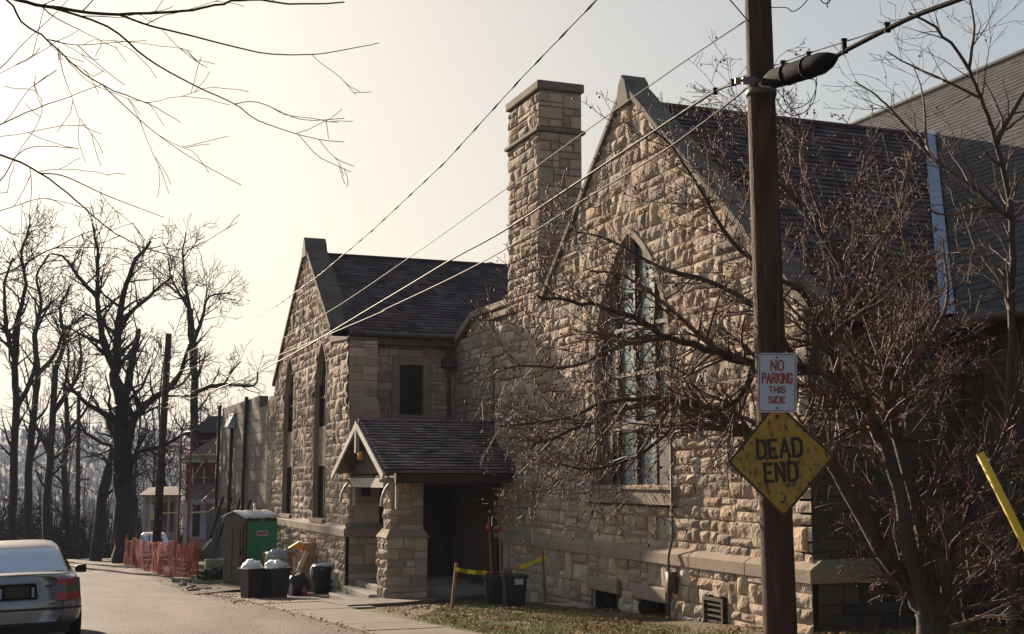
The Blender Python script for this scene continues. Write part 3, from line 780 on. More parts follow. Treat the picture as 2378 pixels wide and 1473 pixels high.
for k in range(2):
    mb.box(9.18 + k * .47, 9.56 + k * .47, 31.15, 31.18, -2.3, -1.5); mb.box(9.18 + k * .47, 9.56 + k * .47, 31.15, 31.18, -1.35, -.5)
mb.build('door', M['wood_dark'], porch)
mb = MB(); mb.box(7.8, 8.08, 31.2, 31.25, -.2, .28 - .35); mb.box(7.83, 8.05, 31.17, 31.2, -.45, -.02); mb.build('notice_board', M['sign_black'], porch)
mb = MB(); mb.tube([(PX + .12, 29.3, .42), (PX + .12, 29.3, .62)], .075, 8); mb.build('lantern', M['lamp_yellow'], porch, smooth=True)
# slab that leads to the porch
mb = MB()
pts = [(6.15, 25.45), (7.2, 25.6), (8.6, 26.7), (10.1, 28.0), (7.75, 28.1), (6.15, 27.9)]
mb.prism([(p[0], p[1], gz(*p) - .12) for p in pts], (0, 0, .19))
tag(mb.build('walkway', M['sidewalk'], bevel=.01), kind='structure')

# ------------------------------------------------------------------ bare trees
def bend(rng, d, a):
    k = V((rng.gauss(0, 1), rng.gauss(0, 1), rng.gauss(0, 1))); k = k - d * k.dot(d)
    if k.length < 1e-5: return d
    k.normalize(); return (d + k * math.tan(a)).normalized()
def grow(mb, rng, p, d, L, r, depth, P):
    """one limb as a tapering crooked tube, with its side shoots"""
    seg = P.get('seg', .35); n = max(3, int(L / seg)); pts = [V(p)]; rad = [r]
    st = L / n; tip = r * (.22 if depth > 0 else .3); q = V(d)
    for i in range(n):
        q = bend(rng, q, rng.gauss(0, P['crook']) )
        q = (q + V((0, 0, P['up'] * (.5 if depth > 1 else 1)))).normalized()
        pts.append(pts[-1] + q * st); rad.append(max(r + (tip - r) * (i + 1) / n, P['rmin']))
    big = r > P.get('bigr', 1e9)
    (P['trunk'] if big else mb).tube(pts, rad, 7 if r > P['rmin'] * 10 else (5 if r > P['rmin'] * 4 else 3), cap=False)
    if P.get('buds') is not None and depth <= 1:
        for k in range(1, n + 1):
            if rng.random() < P['budp']:
                c = pts[k] + V((rng.uniform(-1, 1), rng.uniform(-1, 1), rng.uniform(-1, .2))) * .03; b = rng.uniform(.004, .011)
                P['buds'].obox(c, V((b, 0, 0)), V((0, b * .8, b * .4)), V((0, -b * .3, b)))
    if depth <= 0: return
    nc = max(1, int(L * P['dens'][depth] * rng.uniform(.75, 1.25)))
    for k in range(nc):
        t = rng.uniform(P.get('first', .2), 1.0) ** .85; i = min(int(t * n), n - 1); b = pts[i] + (pts[i + 1] - pts[i]) * (t * n - i if t * n - i <= 1 else 1)
        td = (pts[i + 1] - pts[i]).normalized()
        nd = bend(rng, td, math.radians(rng.uniform(*P['ang'])))
        rl = L * rng.uniform(*P['ratio']) * (1.1 - .5 * t)
        rr = max(rad[i] * rng.uniform(.4, .65), P['rmin'])
        grow(mb, rng, b, nd, max(rl, P.get('lmin', .25)), rr, depth - 1, P)
def limb(mb, rng, pts, r0, r1, P, depth=2, lr=(.5, 1.2), n_per=1.0, sides=8, start=0.0):
    """a hand-placed limb (3D polyline) smoothed, with shoots grown from it"""
    pts = [V(p) for p in pts]; out = []
    for i in range(len(pts) - 1):
        p0 = pts[max(i - 1, 0)]; p1 = pts[i]; p2 = pts[i + 1]; p3 = pts[min(i + 2, len(pts) - 1)]
        K = 4
        for k in range(K):
            t = k / K
            c = .5 * ((2 * p1) + (p2 - p0) * t + (2 * p0 - 5 * p1 + 4 * p2 - p3) * t * t + (3 * p1 - p0 - 3 * p2 + p3) * t ** 3)
            out.append(c)
    out.append(pts[-1]); n = len(out)
    cum = [0]
    for a, b in zip(out, out[1:]): cum.append(cum[-1] + (b - a).length)
    T = cum[-1]; rad = [max(r0 + (r1 - r0) * (c / T) ** .8, P['rmin']) for c in cum]
    jr = r0 * .12
    o2 = [p + V((rng.gauss(0, jr), rng.gauss(0, jr), rng.gauss(0, jr))) if 0 < i < n - 1 else p for i, p in enumerate(out)]
    (P['trunk'] if r0 > P.get('bigr', 1e9) else mb).tube(o2, rad, sides if r0 > .02 else 5, cap=False)
    N = int(T * n_per)
    for k in range(N):
        t = rng.uniform(start, 1) * T; i = max(j for j in range(n - 1) if cum[j] <= t)
        td = (out[i + 1] - out[i]).normalized(); b = o2[i] + (o2[i + 1] - o2[i]) * ((t - cum[i]) / max(1e-6, cum[i + 1] - cum[i]))
        nd = bend(rng, td, math.radians(rng.uniform(*P['ang'])))
        grow(mb, rng, b, nd, rng.uniform(*lr) * (1.15 - .45 * t / T), max(min(rad[i] * rng.uniform(.3, .6), r0 * .5), P['rmin']), depth, P)
    return o2

def tree_base(px, py, D):
    p = dep(px, py, D); return V((p.x, p.y, g(p.y) - .15))
def skel_tree(name, label, D, skels, P, seed, group=None, bark='bark', tw='twig_dark', cat='tree', spread=.05, depth=2):
    """skels: list of (pixel polyline, r0 px, r1 px, shoots per metre, (min,max) shoot length); the first is the trunk"""
    rng = random.Random(seed); s = D / FPX
    b = skels[0][0][0]; base = tree_base(*b, D)
    t = thing(name, label, cat, base, 0, group)
    mb = MB(); P = dict(P); P['trunk'] = MB(); off = {}
    for k, (pl, r0, r1, npm, lr) in enumerate(skels):
        ph = rng.uniform(0, 6.28); amp = 0 if k == 0 else spread * D * rng.uniform(-1, 1)
        start = off.get(tuple(pl[0]), 0.0); pts = []
        for i, q in enumerate(pl):
            o = start + (amp * i / (len(pl) - 1)); off.setdefault(tuple(q), o)
            pts.append(dep(q[0], q[1], D + o))
        if k == 0: pts[0] = V((pts[0].x, pts[0].y, base.z))
        limb(mb, rng, pts, r0 * s, r1 * s, P, depth, lr, npm * 2.8, start=.35 if k == 0 else .1)
    P['trunk'].build('trunk', M[bark], t, smooth=True)
    mb.build('crown', M[tw], t, smooth=True)
    return t
PF = dict(crook=.17, up=.05, rmin=.014, dens={1: 2.6, 2: 2.2, 3: 1.2}, ang=(25, 60), ratio=(.35, .6), seg=.45, bigr=.07, lmin=.5)
G1 = 'bare trees beyond the dead end'
lr1 = (1.2, 2.7)
skel_tree('bare_oak', 'massive bare oak with thick forking trunk behind the left end of the orange net', 62, [
    ([(300, 1300), (293, 1200), (285, 1100), (283, 980), (281, 930)], 34, 17, .3, lr1),
    ([(281, 930), (268, 870), (272, 790), (285, 700), (310, 620), (350, 560)], 15, 3, 1.3, lr1),
    ([(268, 870), (240, 790), (225, 690), (228, 600), (215, 520)], 10, 2, 1.3, lr1),
    ([(281, 930), (300, 880), (305, 840), (322, 765)], 12, 6, .6, lr1),
    ([(292, 1060), (308, 980), (350, 930), (395, 900), (425, 850), (440, 800)], 14, 3, 1.1, lr1),
    ([(293, 1150), (310, 1060), (370, 1040), (440, 1005), (470, 1000)], 9, 2, 1.3, lr1),
    ([(283, 1000), (250, 965), (205, 940), (165, 900), (150, 850)], 9, 2, 1.3, lr1),
    ([(272, 790), (300, 730), (345, 690), (400, 640)], 7, 2, 1.3, lr1),
    ([(225, 690), (180, 640), (150, 600), (120, 590)], 6, 2, 1.3, lr1),
    ([(285, 1040), (240, 1030), (200, 1005), (185, 980)], 6, 2, 1.2, lr1),
], PF, 11)
skel_tree('leaning_tree', 'slim dark trunk leaning right against the big bare oak', 66, [
    ([(222, 1300), (238, 1160), (258, 1070), (275, 985)], 15, 9, .2, lr1),
    ([(258, 1070), (300, 1075), (340, 1050)], 5, 2, .8, lr1),
    ([(275, 985), (300, 930), (330, 900), (350, 850)], 7, 2, .8, lr1)], PF, 12, spread=.02)
skel_tree('bare_tree', 'tall slim bare tree rising behind the brown-roofed house', 74, [
    ([(462, 1262), (458, 1140), (452, 1000), (452, 900), (447, 800), (440, 720)], 13, 8, .15, lr1),
    ([(440, 720), (428, 640), (425, 590), (432, 540)], 5, 1.5, 1.6, lr1),
    ([(447, 800), (470, 740), (485, 690), (535, 680)], 6, 1.5, 1.4, lr1),
    ([(440, 720), (400, 650), (390, 600)], 4, 1.5, 1.4, lr1),
    ([(452, 915), (480, 900), (520, 893), (590, 895), (598, 860)], 6, 1.8, 1.1, (1, 2.2)),
    ([(520, 893), (540, 860), (560, 840)], 3, 1.2, 1.2, (1, 2)),
    ([(447, 860), (425, 890), (400, 905)], 4, 2, .8, lr1)], PF, 13)
for k, (lab, D, sk) in enumerate([
    ('bare tree at the left edge with a nearly straight trunk, nearest the white car roof', 68, [
        ([(32, 1310), (30, 1150), (38, 950), (36, 850), (42, 740)], 11, 7, .3, lr1),
        ([(36, 850), (15, 760), (10, 660), (30, 600)], 7, 2, 1.3, lr1),
        ([(42, 740), (60, 660), (50, 590), (70, 520)], 6, 1.5, 1.4, lr1),
        ([(38, 950), (80, 860), (85, 770), (120, 700)], 7, 2, 1.3, lr1)]),
    ('bare tree with an S-shaped trunk, second from the left edge', 72, [
        ([(62, 1310), (68, 1100), (78, 960), (88, 870), (80, 780)], 11, 6, .3, lr1),
        ([(80, 780), (95, 700), (85, 640), (115, 590)], 6, 2, 1.4, lr1),
        ([(88, 870), (130, 820), (150, 770), (200, 730)], 6, 2, 1.4, lr1)]),
    ('bare tree with two rising limbs, just right of the S-shaped one', 76, [
        ([(108, 1310), (112, 1120), (122, 960), (128, 860)], 11, 7, .3, lr1),
        ([(128, 860), (150, 790), (140, 720), (165, 660)], 7, 2, 1.4, lr1),
        ([(122, 960), (165, 900), (190, 840), (180, 770)], 7, 2, 1.4, lr1),
        ([(112, 1050), (70, 960), (60, 900)], 5, 2, 1.2, lr1)]),
    ('thin bare tree close behind the slender dark pole', 80, [
        ([(155, 1310), (150, 1100), (158, 1000), (150, 900)], 9, 5, .4, lr1),
        ([(150, 900), (160, 830), (150, 780)], 4, 1.5, 1.4, lr1),
        ([(158, 1000), (200, 950), (215, 900)], 5, 1.5, 1.3, lr1)])]):
    skel_tree('bare_tree', lab, D, sk, PF, 30 + k, G1)
# a belt of thinner trees farther down the slope: one template per kind, copied
rngw = random.Random(77)
PW = dict(PF); PW['rmin'] = .022; PW['bigr'] = .09; PW['dens'] = {1: 1.8, 2: 1.4, 3: .5}
def copy_tree(o, parent=None):
    c = o.copy(); C.objects.link(c); c.parent = parent
    for ch in list(o.children): copy_tree(ch, c)
    return c
protos = []
for k in range(3):
    t = thing('woodland_tree', 'slim bare tree standing on the slope beyond the dead end', 'tree', (0, 0, 0), 0, 'slim trees on the far slope')
    P = dict(PW); P['trunk'] = MB(); mb = MB(); rr = random.Random(500 + k)
    h = 11 + 2 * k
    limb(mb, rr, [(0, 0, -.5), (rr.uniform(-.4, .4), 0, h * .35), (rr.uniform(-.8, .8), .2, h * .7), (rr.uniform(-1, 1), 0, h)], .17, .03, P, 2, (2, 4.2), 2.0, start=.3)
    P['trunk'].build('trunk', M['bark'], t, smooth=True, local=True); mb.build('crown', M['twig_dark'], t, smooth=True, local=True)
    protos.append(t)
spots = []
for k in range(30):
    px = -60 + k * 19 + rngw.uniform(-8, 8); D = rngw.uniform(88, 135)
    spots.append((px, D))
for i, (px, D) in enumerate(spots):
    p = dep(px, 1200, D); o = protos[i] if i < 3 else copy_tree(protos[i % 3])
    o.location = (p.x, p.y, g(p.y) - .2); o.rotation_euler = (rngw.uniform(-.05, .05), rngw.uniform(-.06, .06), rngw.uniform(0, 6.28))
    s = rngw.uniform(.75, 1.25); o.scale = (s, s, s)
# undergrowth at the end of the road
mb = MB(); rb = random.Random(8)
for k in range(15000):
    px = rb.uniform(-120, 250) if rb.random() < .8 else rb.uniform(300, 520); D = rb.uniform(79, 92)
    p = dep(px, 1200, D); gzv = g(p.y); hmax = 5.0 if px < 120 else (3.2 if px < 200 else 1.7)
    hmax *= .6 + .4 * noise.noise(V((px * .02, D * .2, 1))) + .2
    c = V((p.x, p.y, gzv + rb.uniform(0, 1) ** 1.3 * max(hmax, .4)))
    a = V((rb.gauss(0, 1), rb.gauss(0, 1), rb.gauss(0, 1))).normalized() * rb.uniform(.06, .2); b = a.cross(V((rb.gauss(0, 1), rb.gauss(0, 1), rb.gauss(0, 1)))).normalized() * rb.uniform(.04, .12)
    mb.poly([c - a, c + b, c + a, c - b])
for k in range(1200):
    px = rb.uniform(-120, 420); D = rb.uniform(79, 92); p = dep(px, 1200, D); b = V((p.x, p.y, g(p.y)))
    mb.tube([b, b + V((rb.uniform(-.5, .5), rb.uniform(-.3, .3), rb.uniform(.8, 4.5)))], [.03, .012], 3, cap=False)
tag(mb.build('undergrowth', M['brush']), 'dark tangled undergrowth across the dead end of the road', 'undergrowth', kind='stuff')
# far-off wood on the valley side
mb = MB(); rb = random.Random(9)
for k in range(16000):
    x = rb.uniform(-700, 900); y = rb.uniform(330, 1250)
    if not (-.35 * y < x < .5 * y): continue
    z = gz(x, y); h = rb.uniform(5, 10); w = rb.uniform(.8, 2.2)
    for q in range(2):
        c = V((x + rb.uniform(-2, 2), y + rb.uniform(-2, 2), z + h * rb.uniform(.35, .8)))
        a = V((rb.uniform(.5, 1), rb.uniform(-.4, .4), rb.uniform(-.2, .2))).normalized() * w; b = V((0, rb.uniform(-.3, .3), 1)) * h * .35
        mb.poly([c - a, c - a * .3 + b * .9, c + b, c + a * .5 + b * .5, c + a, c - b])
tag(mb.build('distant_wood', M['hill']), 'hazy leafless woods on the far side of the valley', 'woods', kind='stuff')

# overhanging tree whose trunk stands out of the frame at the left
PO = dict(crook=.2, up=-.01, rmin=.0027, dens={0: 0, 1: 4.0, 2: 1.7}, ang=(22, 55), ratio=(.3, .6), seg=.08, bigr=.06, lmin=.15)
rng = random.Random(5); D0 = 9.0
ot = thing('overhanging_tree', 'bare tree outside the left edge, its thin limbs drooping across the sky', 'tree', (-7.2, 7.0, -1.9))
P = dict(PO); P['trunk'] = MB(); mb = MB()
P['trunk'].tube([(-7.2, 7, -2.1), (-7.1, 7.1, 0), (-6.9, 7.3, 2.5), (-6.5, 7.6, 5), (-6.0, 7.8, 7.5)], [.3, .24, .21, .17, .1], 10)
ov = [
    ([(-900, 100), (-400, -60), (-60, -22), (60, 5), (140, 20), (275, 34), (420, 27), (500, 12), (580, 0), (700, 10), (800, 5)], 16, 2.0, 0),
    ([(275, 34), (350, 60), (450, 85), (600, 122), (700, 128), (780, 120), (880, 100)], 5.5, 1.1, .1),
    ([(100, 12), (250, 62), (340, 135), (450, 198), (545, 242), (600, 280), (720, 320), (800, 330)], 6, .8, -.2),
    ([(545, 242), (600, 238), (700, 278), (800, 275)], 2.2, .8, -.2),
    ([(-1000, 60), (-500, -50), (-40, -20), (50, 50), (110, 92), (160, 140), (240, 200), (340, 240), (420, 285)], 15, 1.0, .3),
    ([(240, 200), (350, 300), (450, 370), (560, 430)], 2.6, .7, .3),
    ([(110, 92), (180, 105), (280, 98), (340, 95)], 2.6, .8, .2),
    ([(180, 105), (240, 160), (290, 198)], 2.2, .8, .2),
    ([(-900, 250), (-400, 250), (-30, 350), (90, 400), (175, 465), (250, 530), (330, 575), (420, 600)], 12, 1.2, 0),
    ([(95, 403), (150, 410), (250, 455), (380, 505)], 3.2, .9, .2),
    ([(-900, 300), (-500, 560), (-100, 670), (0, 638), (60, 612), (125, 578), (230, 575), (300, 582)], 12, 1.0, .4),
    ([(125, 578), (190, 545), (260, 525)], 2.8, .9, .4),
    ([(-400, 400), (-100, 330), (0, 290), (60, 262), (160, 225), (240, 195)], 6, .8, -.4),
    ([(-300, 480), (-60, 440), (0, 420), (40, 360), (90, 340), (180, 345)], 5, .8, -.3),
    ([(-300, 200), (-60, 200), (0, 160), (60, 95), (100, 60)], 5, .8, -.3),
    ([(-200, 540), (0, 490), (100, 460), (150, 480)], 4, .7, .5)]
for pl, a, b, o in ov:
    limb(mb, rng, [dep(x, y, D0 + o) for x, y in pl], a * D0 / FPX * .55, b * D0 / FPX * .85, P, 1, (.3, 1.1), 1.9, 6, start=.35 if a > 9 else .1)
P['trunk'].build('trunk', M['bark'], ot, smooth=True); mb.build('crown', M['twig_dark'], ot, smooth=True)

# crab apple in front of the church
PC = dict(crook=.2, up=.035, rmin=.0032, dens={0: 0, 1: 9.0, 2: 7.5}, ang=(25, 65), ratio=(.35, .65), seg=.12, bigr=.035, lmin=.12, budp=.16)
def crab_tree(name, label, D, skels, seed, npm=5.2, lr=(.35, .95), budp=.16, P0=PC, depth=2):
    rng = random.Random(seed); s = D / FPX; b = skels[0][0][0]; p = dep(b[0], b[1], D); base = V((p.x, p.y, g(p.y) - .1))
    t = thing(name, label, 'tree', base)
    P = dict(P0); P['trunk'] = MB(); P['buds'] = MB(); P['budp'] = budp; mb = MB(); off = {}
    for k, (pl, r0, r1, d1) in enumerate(skels):
        st = off.get(tuple(pl[0]), 0.0); pts = []
        for i, q in enumerate(pl):
            o = st + (d1 - st) * i / (len(pl) - 1); off.setdefault(tuple(q), o); pts.append(dep(q[0], q[1], D + o))
        if pts[0].z < base.z + .9 and k < 6: pts.insert(0, V((base.x + (pts[0].x - base.x) * .6, base.y, base.z)))
        limb(mb, rng, pts, r0 * s, r1 * s, P, depth, lr, npm, start=.38 if r0 > 20 else .05)
    P['trunk'].build('trunk', M['bark_light'], t, smooth=True)
    mb.build('crown', M['twig'], t, smooth=True)
    if P['buds'].f: tag(P['buds'].build('fruit', M['bud'], t), kind='stuff')
    return t
crab_tree('crab_apple_tree', 'sprawling leafless crab apple with reddish twigs in front of the church', 13.2, [
    ([(2150, 1450), (2122, 1377), (2017, 1225), (1923, 1067), (1830, 1005), (1740, 1012), (1700, 985), (1640, 955), (1560, 942), (1450, 950), (1330, 1000), (1230, 1045)], 26, 3, 1.0),
    ([(2165, 1450), (2125, 1330), (2085, 1130), (2040, 1000), (1960, 900), (1860, 850), (1754, 845), (1670, 822), (1560, 785), (1465, 735), (1350, 705), (1250, 690)], 24, 3, -1.0),
    ([(2180, 1450), (2150, 1300), (2110, 1100), (2060, 930), (2030, 780), (1950, 610), (1850, 470), (1700, 340)], 22, 3, .6),
    ([(2160, 1460), (2140, 1300), (2115, 1180), (2080, 1060), (2075, 920), (2110, 800), (2120, 650), (2090, 500), (2110, 380)], 18, 3, 1.6),
    ([(2190, 1460), (2210, 1300), (2260, 1150), (2330, 1020), (2370, 880)], 16, 4, -.8),
    ([(1754, 845), (1696, 947), (1539, 926), (1412, 935), (1300, 975), (1160, 990)], 9, 2, -.6),
    ([(1740, 1012), (1620, 985), (1560, 1000), (1480, 1060), (1370, 1090), (1290, 1075)], 8, 2, .8),
    ([(1960, 900), (1880, 700), (1800, 640), (1700, 560), (1620, 430), (1560, 340), (1510, 300)], 10, 2.5, -.4),
    ([(1860, 850), (1760, 720), (1650, 655), (1530, 620), (1420, 560), (1340, 540)], 9, 2, .5),
    ([(1670, 822), (1560, 720), (1450, 640), (1370, 630)], 7, 2, -1.2),
    ([(1560, 785), (1450, 800), (1330, 850), (1200, 850), (1130, 880)], 6, 1.8, -1.3),
    ([(1950, 610), (1900, 480), (1860, 380), (1870, 300)], 6, 1.8, .8),
    ([(2030, 780), (2000, 620), (1990, 480), (2010, 350)], 7, 2, 0),
    ([(1850, 470), (1780, 420), (1740, 300), (1760, 240)], 5, 1.8, 1.0),
    ([(1450, 950), (1400, 1010), (1330, 1090), (1270, 1130)], 5, 1.5, 1.2),
    ([(1560, 942), (1500, 1030), (1440, 1110), (1400, 1150)], 5, 1.5, .4),
    ([(2040, 1000), (1980, 820), (1930, 760), (1930, 640)], 7, 2, -1.0),
    ([(2060, 930), (2150, 800), (2200, 700), (2190, 560)], 7, 2, .2),
    ([(1923, 1067), (1990, 960), (2040, 800), (2040, 660)], 7, 2, .9),
], 101, 11, (.3, 1.2))
PR = dict(PC); PR['up'] = .06; PR['dens'] = {0: 0, 1: 4.2, 2: 3.4}; PR['ang'] = (25, 55)
crab_tree('bare_tree', 'taller bare tree at the right edge, crown spreading over the pale roof', 15.5, [
    ([(2350, 1440), (2355, 1200), (2345, 900), (2352, 700), (2350, 510), (2312, 330), (2277, 228), (2249, 163), (2192, 81), (2110, 30)], 17, 2.5, -.4),
    ([(2312, 330), (2345, 270), (2390, 200), (2450, 120)], 8, 2, .3),
    ([(2249, 163), (2262, 60), (2245, -30)], 4.5, 1.6, -.2),
    ([(2350, 510), (2250, 430), (2160, 360), (2080, 265), (2037, 224), (1985, 190)], 7, 1.8, .8),
    ([(2160, 360), (2151, 320), (2143, 220), (2120, 150)], 4, 1.5, .9),
    ([(2277, 228), (2200, 190), (2110, 150), (2060, 120)], 4, 1.4, -.6),
    ([(2350, 510), (2290, 480), (2200, 500), (2120, 470)], 5, 1.6, -1.0),
    ([(2352, 700), (2300, 620), (2260, 560), (2230, 470)], 6, 1.8, .6)], 102, 6, (.35, 1.1), .02, PR)
# suckers and shrubs below the right-hand trees
mb = MB(); rb = random.Random(12)
PS = dict(PC); PS['trunk'] = mb; PS['dens'] = {0: 0, 1: 2.5, 2: 1.5}; PS['buds'] = None; PS['up'] = .08
for lab, (cx_, cy_), n, hh in (('tangled leafless shrub with upright suckers against the dark side wall', (12.1, 14.3), 26, 2.4),
                              ('dense twiggy shrub at the lower right corner behind the yellow cable guard', (12.6, 12.3), 30, 2.6)):
    t = thing('leafless_shrub', lab, 'shrub', (cx_, cy_, g(cy_))); mb = MB(); PS['trunk'] = mb
    for k in range(n):
        a = rb.uniform(0, 6.28); r = rb.uniform(0, .5)
        grow(mb, rb, V((cx_ + r * math.cos(a), cy_ + r * math.sin(a), g(cy_) - .05)), V((math.cos(a) * .35, math.sin(a) * .35, 1)).normalized(), hh * rb.uniform(.6, 1.1), rb.uniform(.006, .015), 1, PS)
    mb.build('stems', M['twig'], t, smooth=True)

# ------------------------------------------------------------------ utility poles, cables
FPP = dep(362, 1250, 52); FPB = V((FPP.x, FPP.y, g(FPP.y)))
FPT = dep(392, 775, 51.3)
NPB = dep(1812, 1473, 10.2); NPT = dep(1760, 0, 10.2)
ax_ = (NPT - NPB); ax_ = ax_ / ax_.z
def np_at(z): return NPB + ax_ * (z - NPB.z)
pole = thing('utility_pole', 'thick creosoted wooden utility pole in front of the crab apple, carrying two street signs', 'utility pole', (NPB.x, NPB.y, g(NPB.y)))
mb = MB(); zs = [g(NPB.y) - .2 + i * .45 for i in range(24)]
mb.tube([np_at(z) for z in zs], [.137 - .0062 * (z + 1.3) for z in zs], 24)
mb.build('pole_shaft', M['pole'], pole, smooth=True)
mb = MB()
for z in (3.0, 2.97): pass
c = np_at(3.06); mb.tube([c + V((0, 0, -.02)), c + V((0, 0, .03))], .122, 20)
mb.build('band', M['steel'], pole, smooth=True)
mb = MB(); c = np_at(3.13) - R * .16 - V((0, .12, 0)); mb.obox(c, R * .05, F * .02, V((0, 0, .03))); mb.tube([c - R * .1, c + R * .12], .012, 6); mb.obox(c - R * .09, R * .02, F * .02, V((0, 0, .022))); mb.build('clamp', M['steel'], pole)

def vplane(px, py, off=0.0):
    """point on the vertical plane that runs from the near pole to the far pole"""
    a = V((NPT.x, NPT.y, 0)); b = V((FPT.x, FPT.y, 0)); n = (b - a).cross(V((0, 0, 1))); n.normalize()
    d = ray(px, py); return d * ((a.dot(n) + off) / d.dot(n))
def wire(name, label, pts, r, mt='cable', group='cables strung between the poles', sides=6, cat='cable'):
    o_ = []
    P_ = [V(p) for p in pts]
    for i in range(len(P_) - 1):
        p0 = P_[max(i - 1, 0)]; p1 = P_[i]; p2 = P_[i + 1]; p3 = P_[min(i + 2, len(P_) - 1)]
        for k in range(6):
            t = k / 6
            o_.append(.5 * ((2 * p1) + (p2 - p0) * t + (2 * p0 - 5 * p1 + 4 * p2 - p3) * t * t + (3 * p1 - p0 - 3 * p2 + p3) * t ** 3))
    o_.append(P_[-1])
    mb = MB(); mb.tube(o_, r, sides); o = mb.build(name, M[mt], smooth=True)
    return tag(o, label, cat, group)
def between(z0, z1, sag, n=14, off=0.0):
    a = np_at(z0); b = FPB + (FPT - FPB) * ((z1 - FPB.z) / (FPT.z - FPB.z)); out = []
    for i in range(n + 1):
        t = i / n; p = a.lerp(b, t); p.z -= sag * 4 * t * (1 - t); out.append(p)
    return out
def fit_wire(qs, endz):
    """through the given sight lines in the plane of the two poles, ending at the far pole"""
    return [vplane(*q) for q in qs] + [FPB + (FPT - FPB) * ((endz - FPB.z) / (FPT.z - FPB.z))]
_h = V((NPT.x - FPT.x, NPT.y - FPT.y, 0)).normalized(); NXT = V((NPT.x, NPT.y, 4.1)) + _h * 42      # where the next span is fixed, behind the viewer
w1 = fit_wire([(1735, -360), (1560, -178), (1385, 0), (1210, 182), (1035, 375), (870, 530), (745, 637), (640, 712)], 4.6)
mb = MB(); mb.tube(w1, .008, 6)
for i in range(len(w1) - 2):      # the lashed, thicker stretches of the twisted bundle
    a, b = w1[i], w1[i + 1]; L = (b - a).length; n = max(2, int(L / .35))
    for k in range(0, n, 2): mb.tube([a.lerp(b, k / n), a.lerp(b, (k + .5) / n), a.lerp(b, (k + 1) / n)], [.008, .017, .008], 6, cap=False)
tag(mb.build('twisted_cable', M['cable'], smooth=True), 'highest cable, a twisted bundle running down from the top edge of the picture', 'cable', 'cables strung between the poles')
wire('thin_cable', 'thin cable second from the top, leaving the near pole above the splice case', fit_wire([(1732, 48), (1565, 160), (1350, 312), (1180, 435), (960, 592), (750, 732), (600, 808)], 4.15), .0055, group='cables strung between the poles')
wire('telephone_cable', 'thick pale cable sweeping from the splice case down across the chimney to the far pole', fit_wire([(1740, 190), (1700, 197), (1660, 213), (1590, 258), (1450, 351), (1180, 530), (1050, 602), (900, 692), (650, 838), (500, 905)], 2.8), .012, group='cables strung between the poles')
wire('drop_cable', 'lower cable beneath the thick pale one, in front of the near gable', [vplane(*q) for q in [(1735, 205), (1640, 280), (1520, 365), (1350, 468), (1180, 575), (1060, 640), (900, 716), (780, 770)]] + [FPB + (FPT - FPB) * ((3.0 - FPB.z) / (FPT.z - FPB.z))], .008, group='cables strung between the poles')
wire('messenger_wire', 'thin steel strand just above the splice case and its cable', [vplane(*q, .0) for q in [(1650, 222), (1700, 190), (1740, 172), (1800, 152), (1878, 124), (1960, 98), (2060, 64), (2150, 28), (2300, -35)]] + [vplane(2300, -35).lerp(NXT, q) for q in (.015, .05, .15, .4, 1)], .005, group='cables strung between the poles')
wire('thick_cable', 'thick black cable rising from the right end of the splice case', [vplane(*q) for q in [(1935, 137), (1960, 120), (2060, 68), (2130, 35), (2230, -2), (2400, -66)]] + [vplane(2400, -66).lerp(NXT, q) for q in (.015, .05, .15, .4, 1)], .017, 'blackmetal', None)
wire('short_wire', 'short diagonal wire meeting the pole from the upper left', [dep(1640, -60, 9.9), dep(1697, 2, 10.05), dep(1738, 50, 10.15)], .005, 'blackmetal', None)
wire('looping_wire', 'slack wire curling from the pole top towards the right', [dep(1785, 18, 10.1), dep(1825, 18, 9.9), dep(1842, 27, 9.8), dep(1865, 12, 9.7), dep(1885, -15, 9.6)], .004, 'blackmetal', None)
wire('hanging_loop', 'small wire loop with a dangling tag at the top edge', [dep(1903, -6, 9.4), dep(1910, 5, 9.4), dep(1922, 9, 9.4), dep(1932, -6, 9.4), dep(1921, 6, 9.4), dep(1922, 18, 9.4)], .004, 'blackmetal', None)
# hangers between strand and cable
for q0, q1, lab in (((1960, 92), (1962, 122), 'tall hanger on the cable right of the splice case'), ((2060, 55), (2061, 73), 'small reddish hanger farther up the cable at the right'),
              ((1878, 122), (1878, 134), 'little clamp on the strand over the right half of the splice case'), ((1818, 143), (1818, 155), 'little clamp on the strand over the left half of the splice case'),
              ((1702, 186), (1703, 198), 'small hanger on the cable just left of the pole'), ((1661, 206), (1661, 218), 'small hanger on the cable, farther left of the pole')):
    a = vplane(*q0); b = vplane(*q1); mb = MB(); mb.obox((a + b) / 2, R * .016, F * .012, (b - a) / 2 * 1.15); mb.obox(a, R * .02, F * .016, V((0, 0, .008))); mb.obox(b, R * .02, F * .016, V((0, 0, .008)))
    tag(mb.build('cable_hanger', M['blackmetal'], bevel=.003), lab, 'cable hanger', 'hangers along the cable')
sp = [vplane(*q) for q in ((1778, 192), (1800, 182), (1858, 164), (1905, 148), (1925, 140), (1942, 132))]
cs = thing('splice_case', 'black cylindrical cable splice case slung beside the pole top', 'splice case', sp[2])
mb = MB(); mb.tube(sp, [.045, .078, .083, .083, .06, .022], 14); mb.build('sleeve', M['blackmetal'], cs, smooth=True)
mb = MB(); mb.tube([sp[0].lerp(sp[1], -.9), sp[0], sp[0].lerp(sp[1], .35)], [.02, .035, .05], 12); mb.build('end_cap', M['paint_white'], cs, smooth=True)
for t in (.3, .75):
    mb = MB(); c = sp[1].lerp(sp[3], t); mb.tube([c - (sp[3] - sp[1]).normalized() * .008, c + (sp[3] - sp[1]).normalized() * .008], .089, 14)
    mb.build('strap', M['blackmetal'], cs, smooth=True)
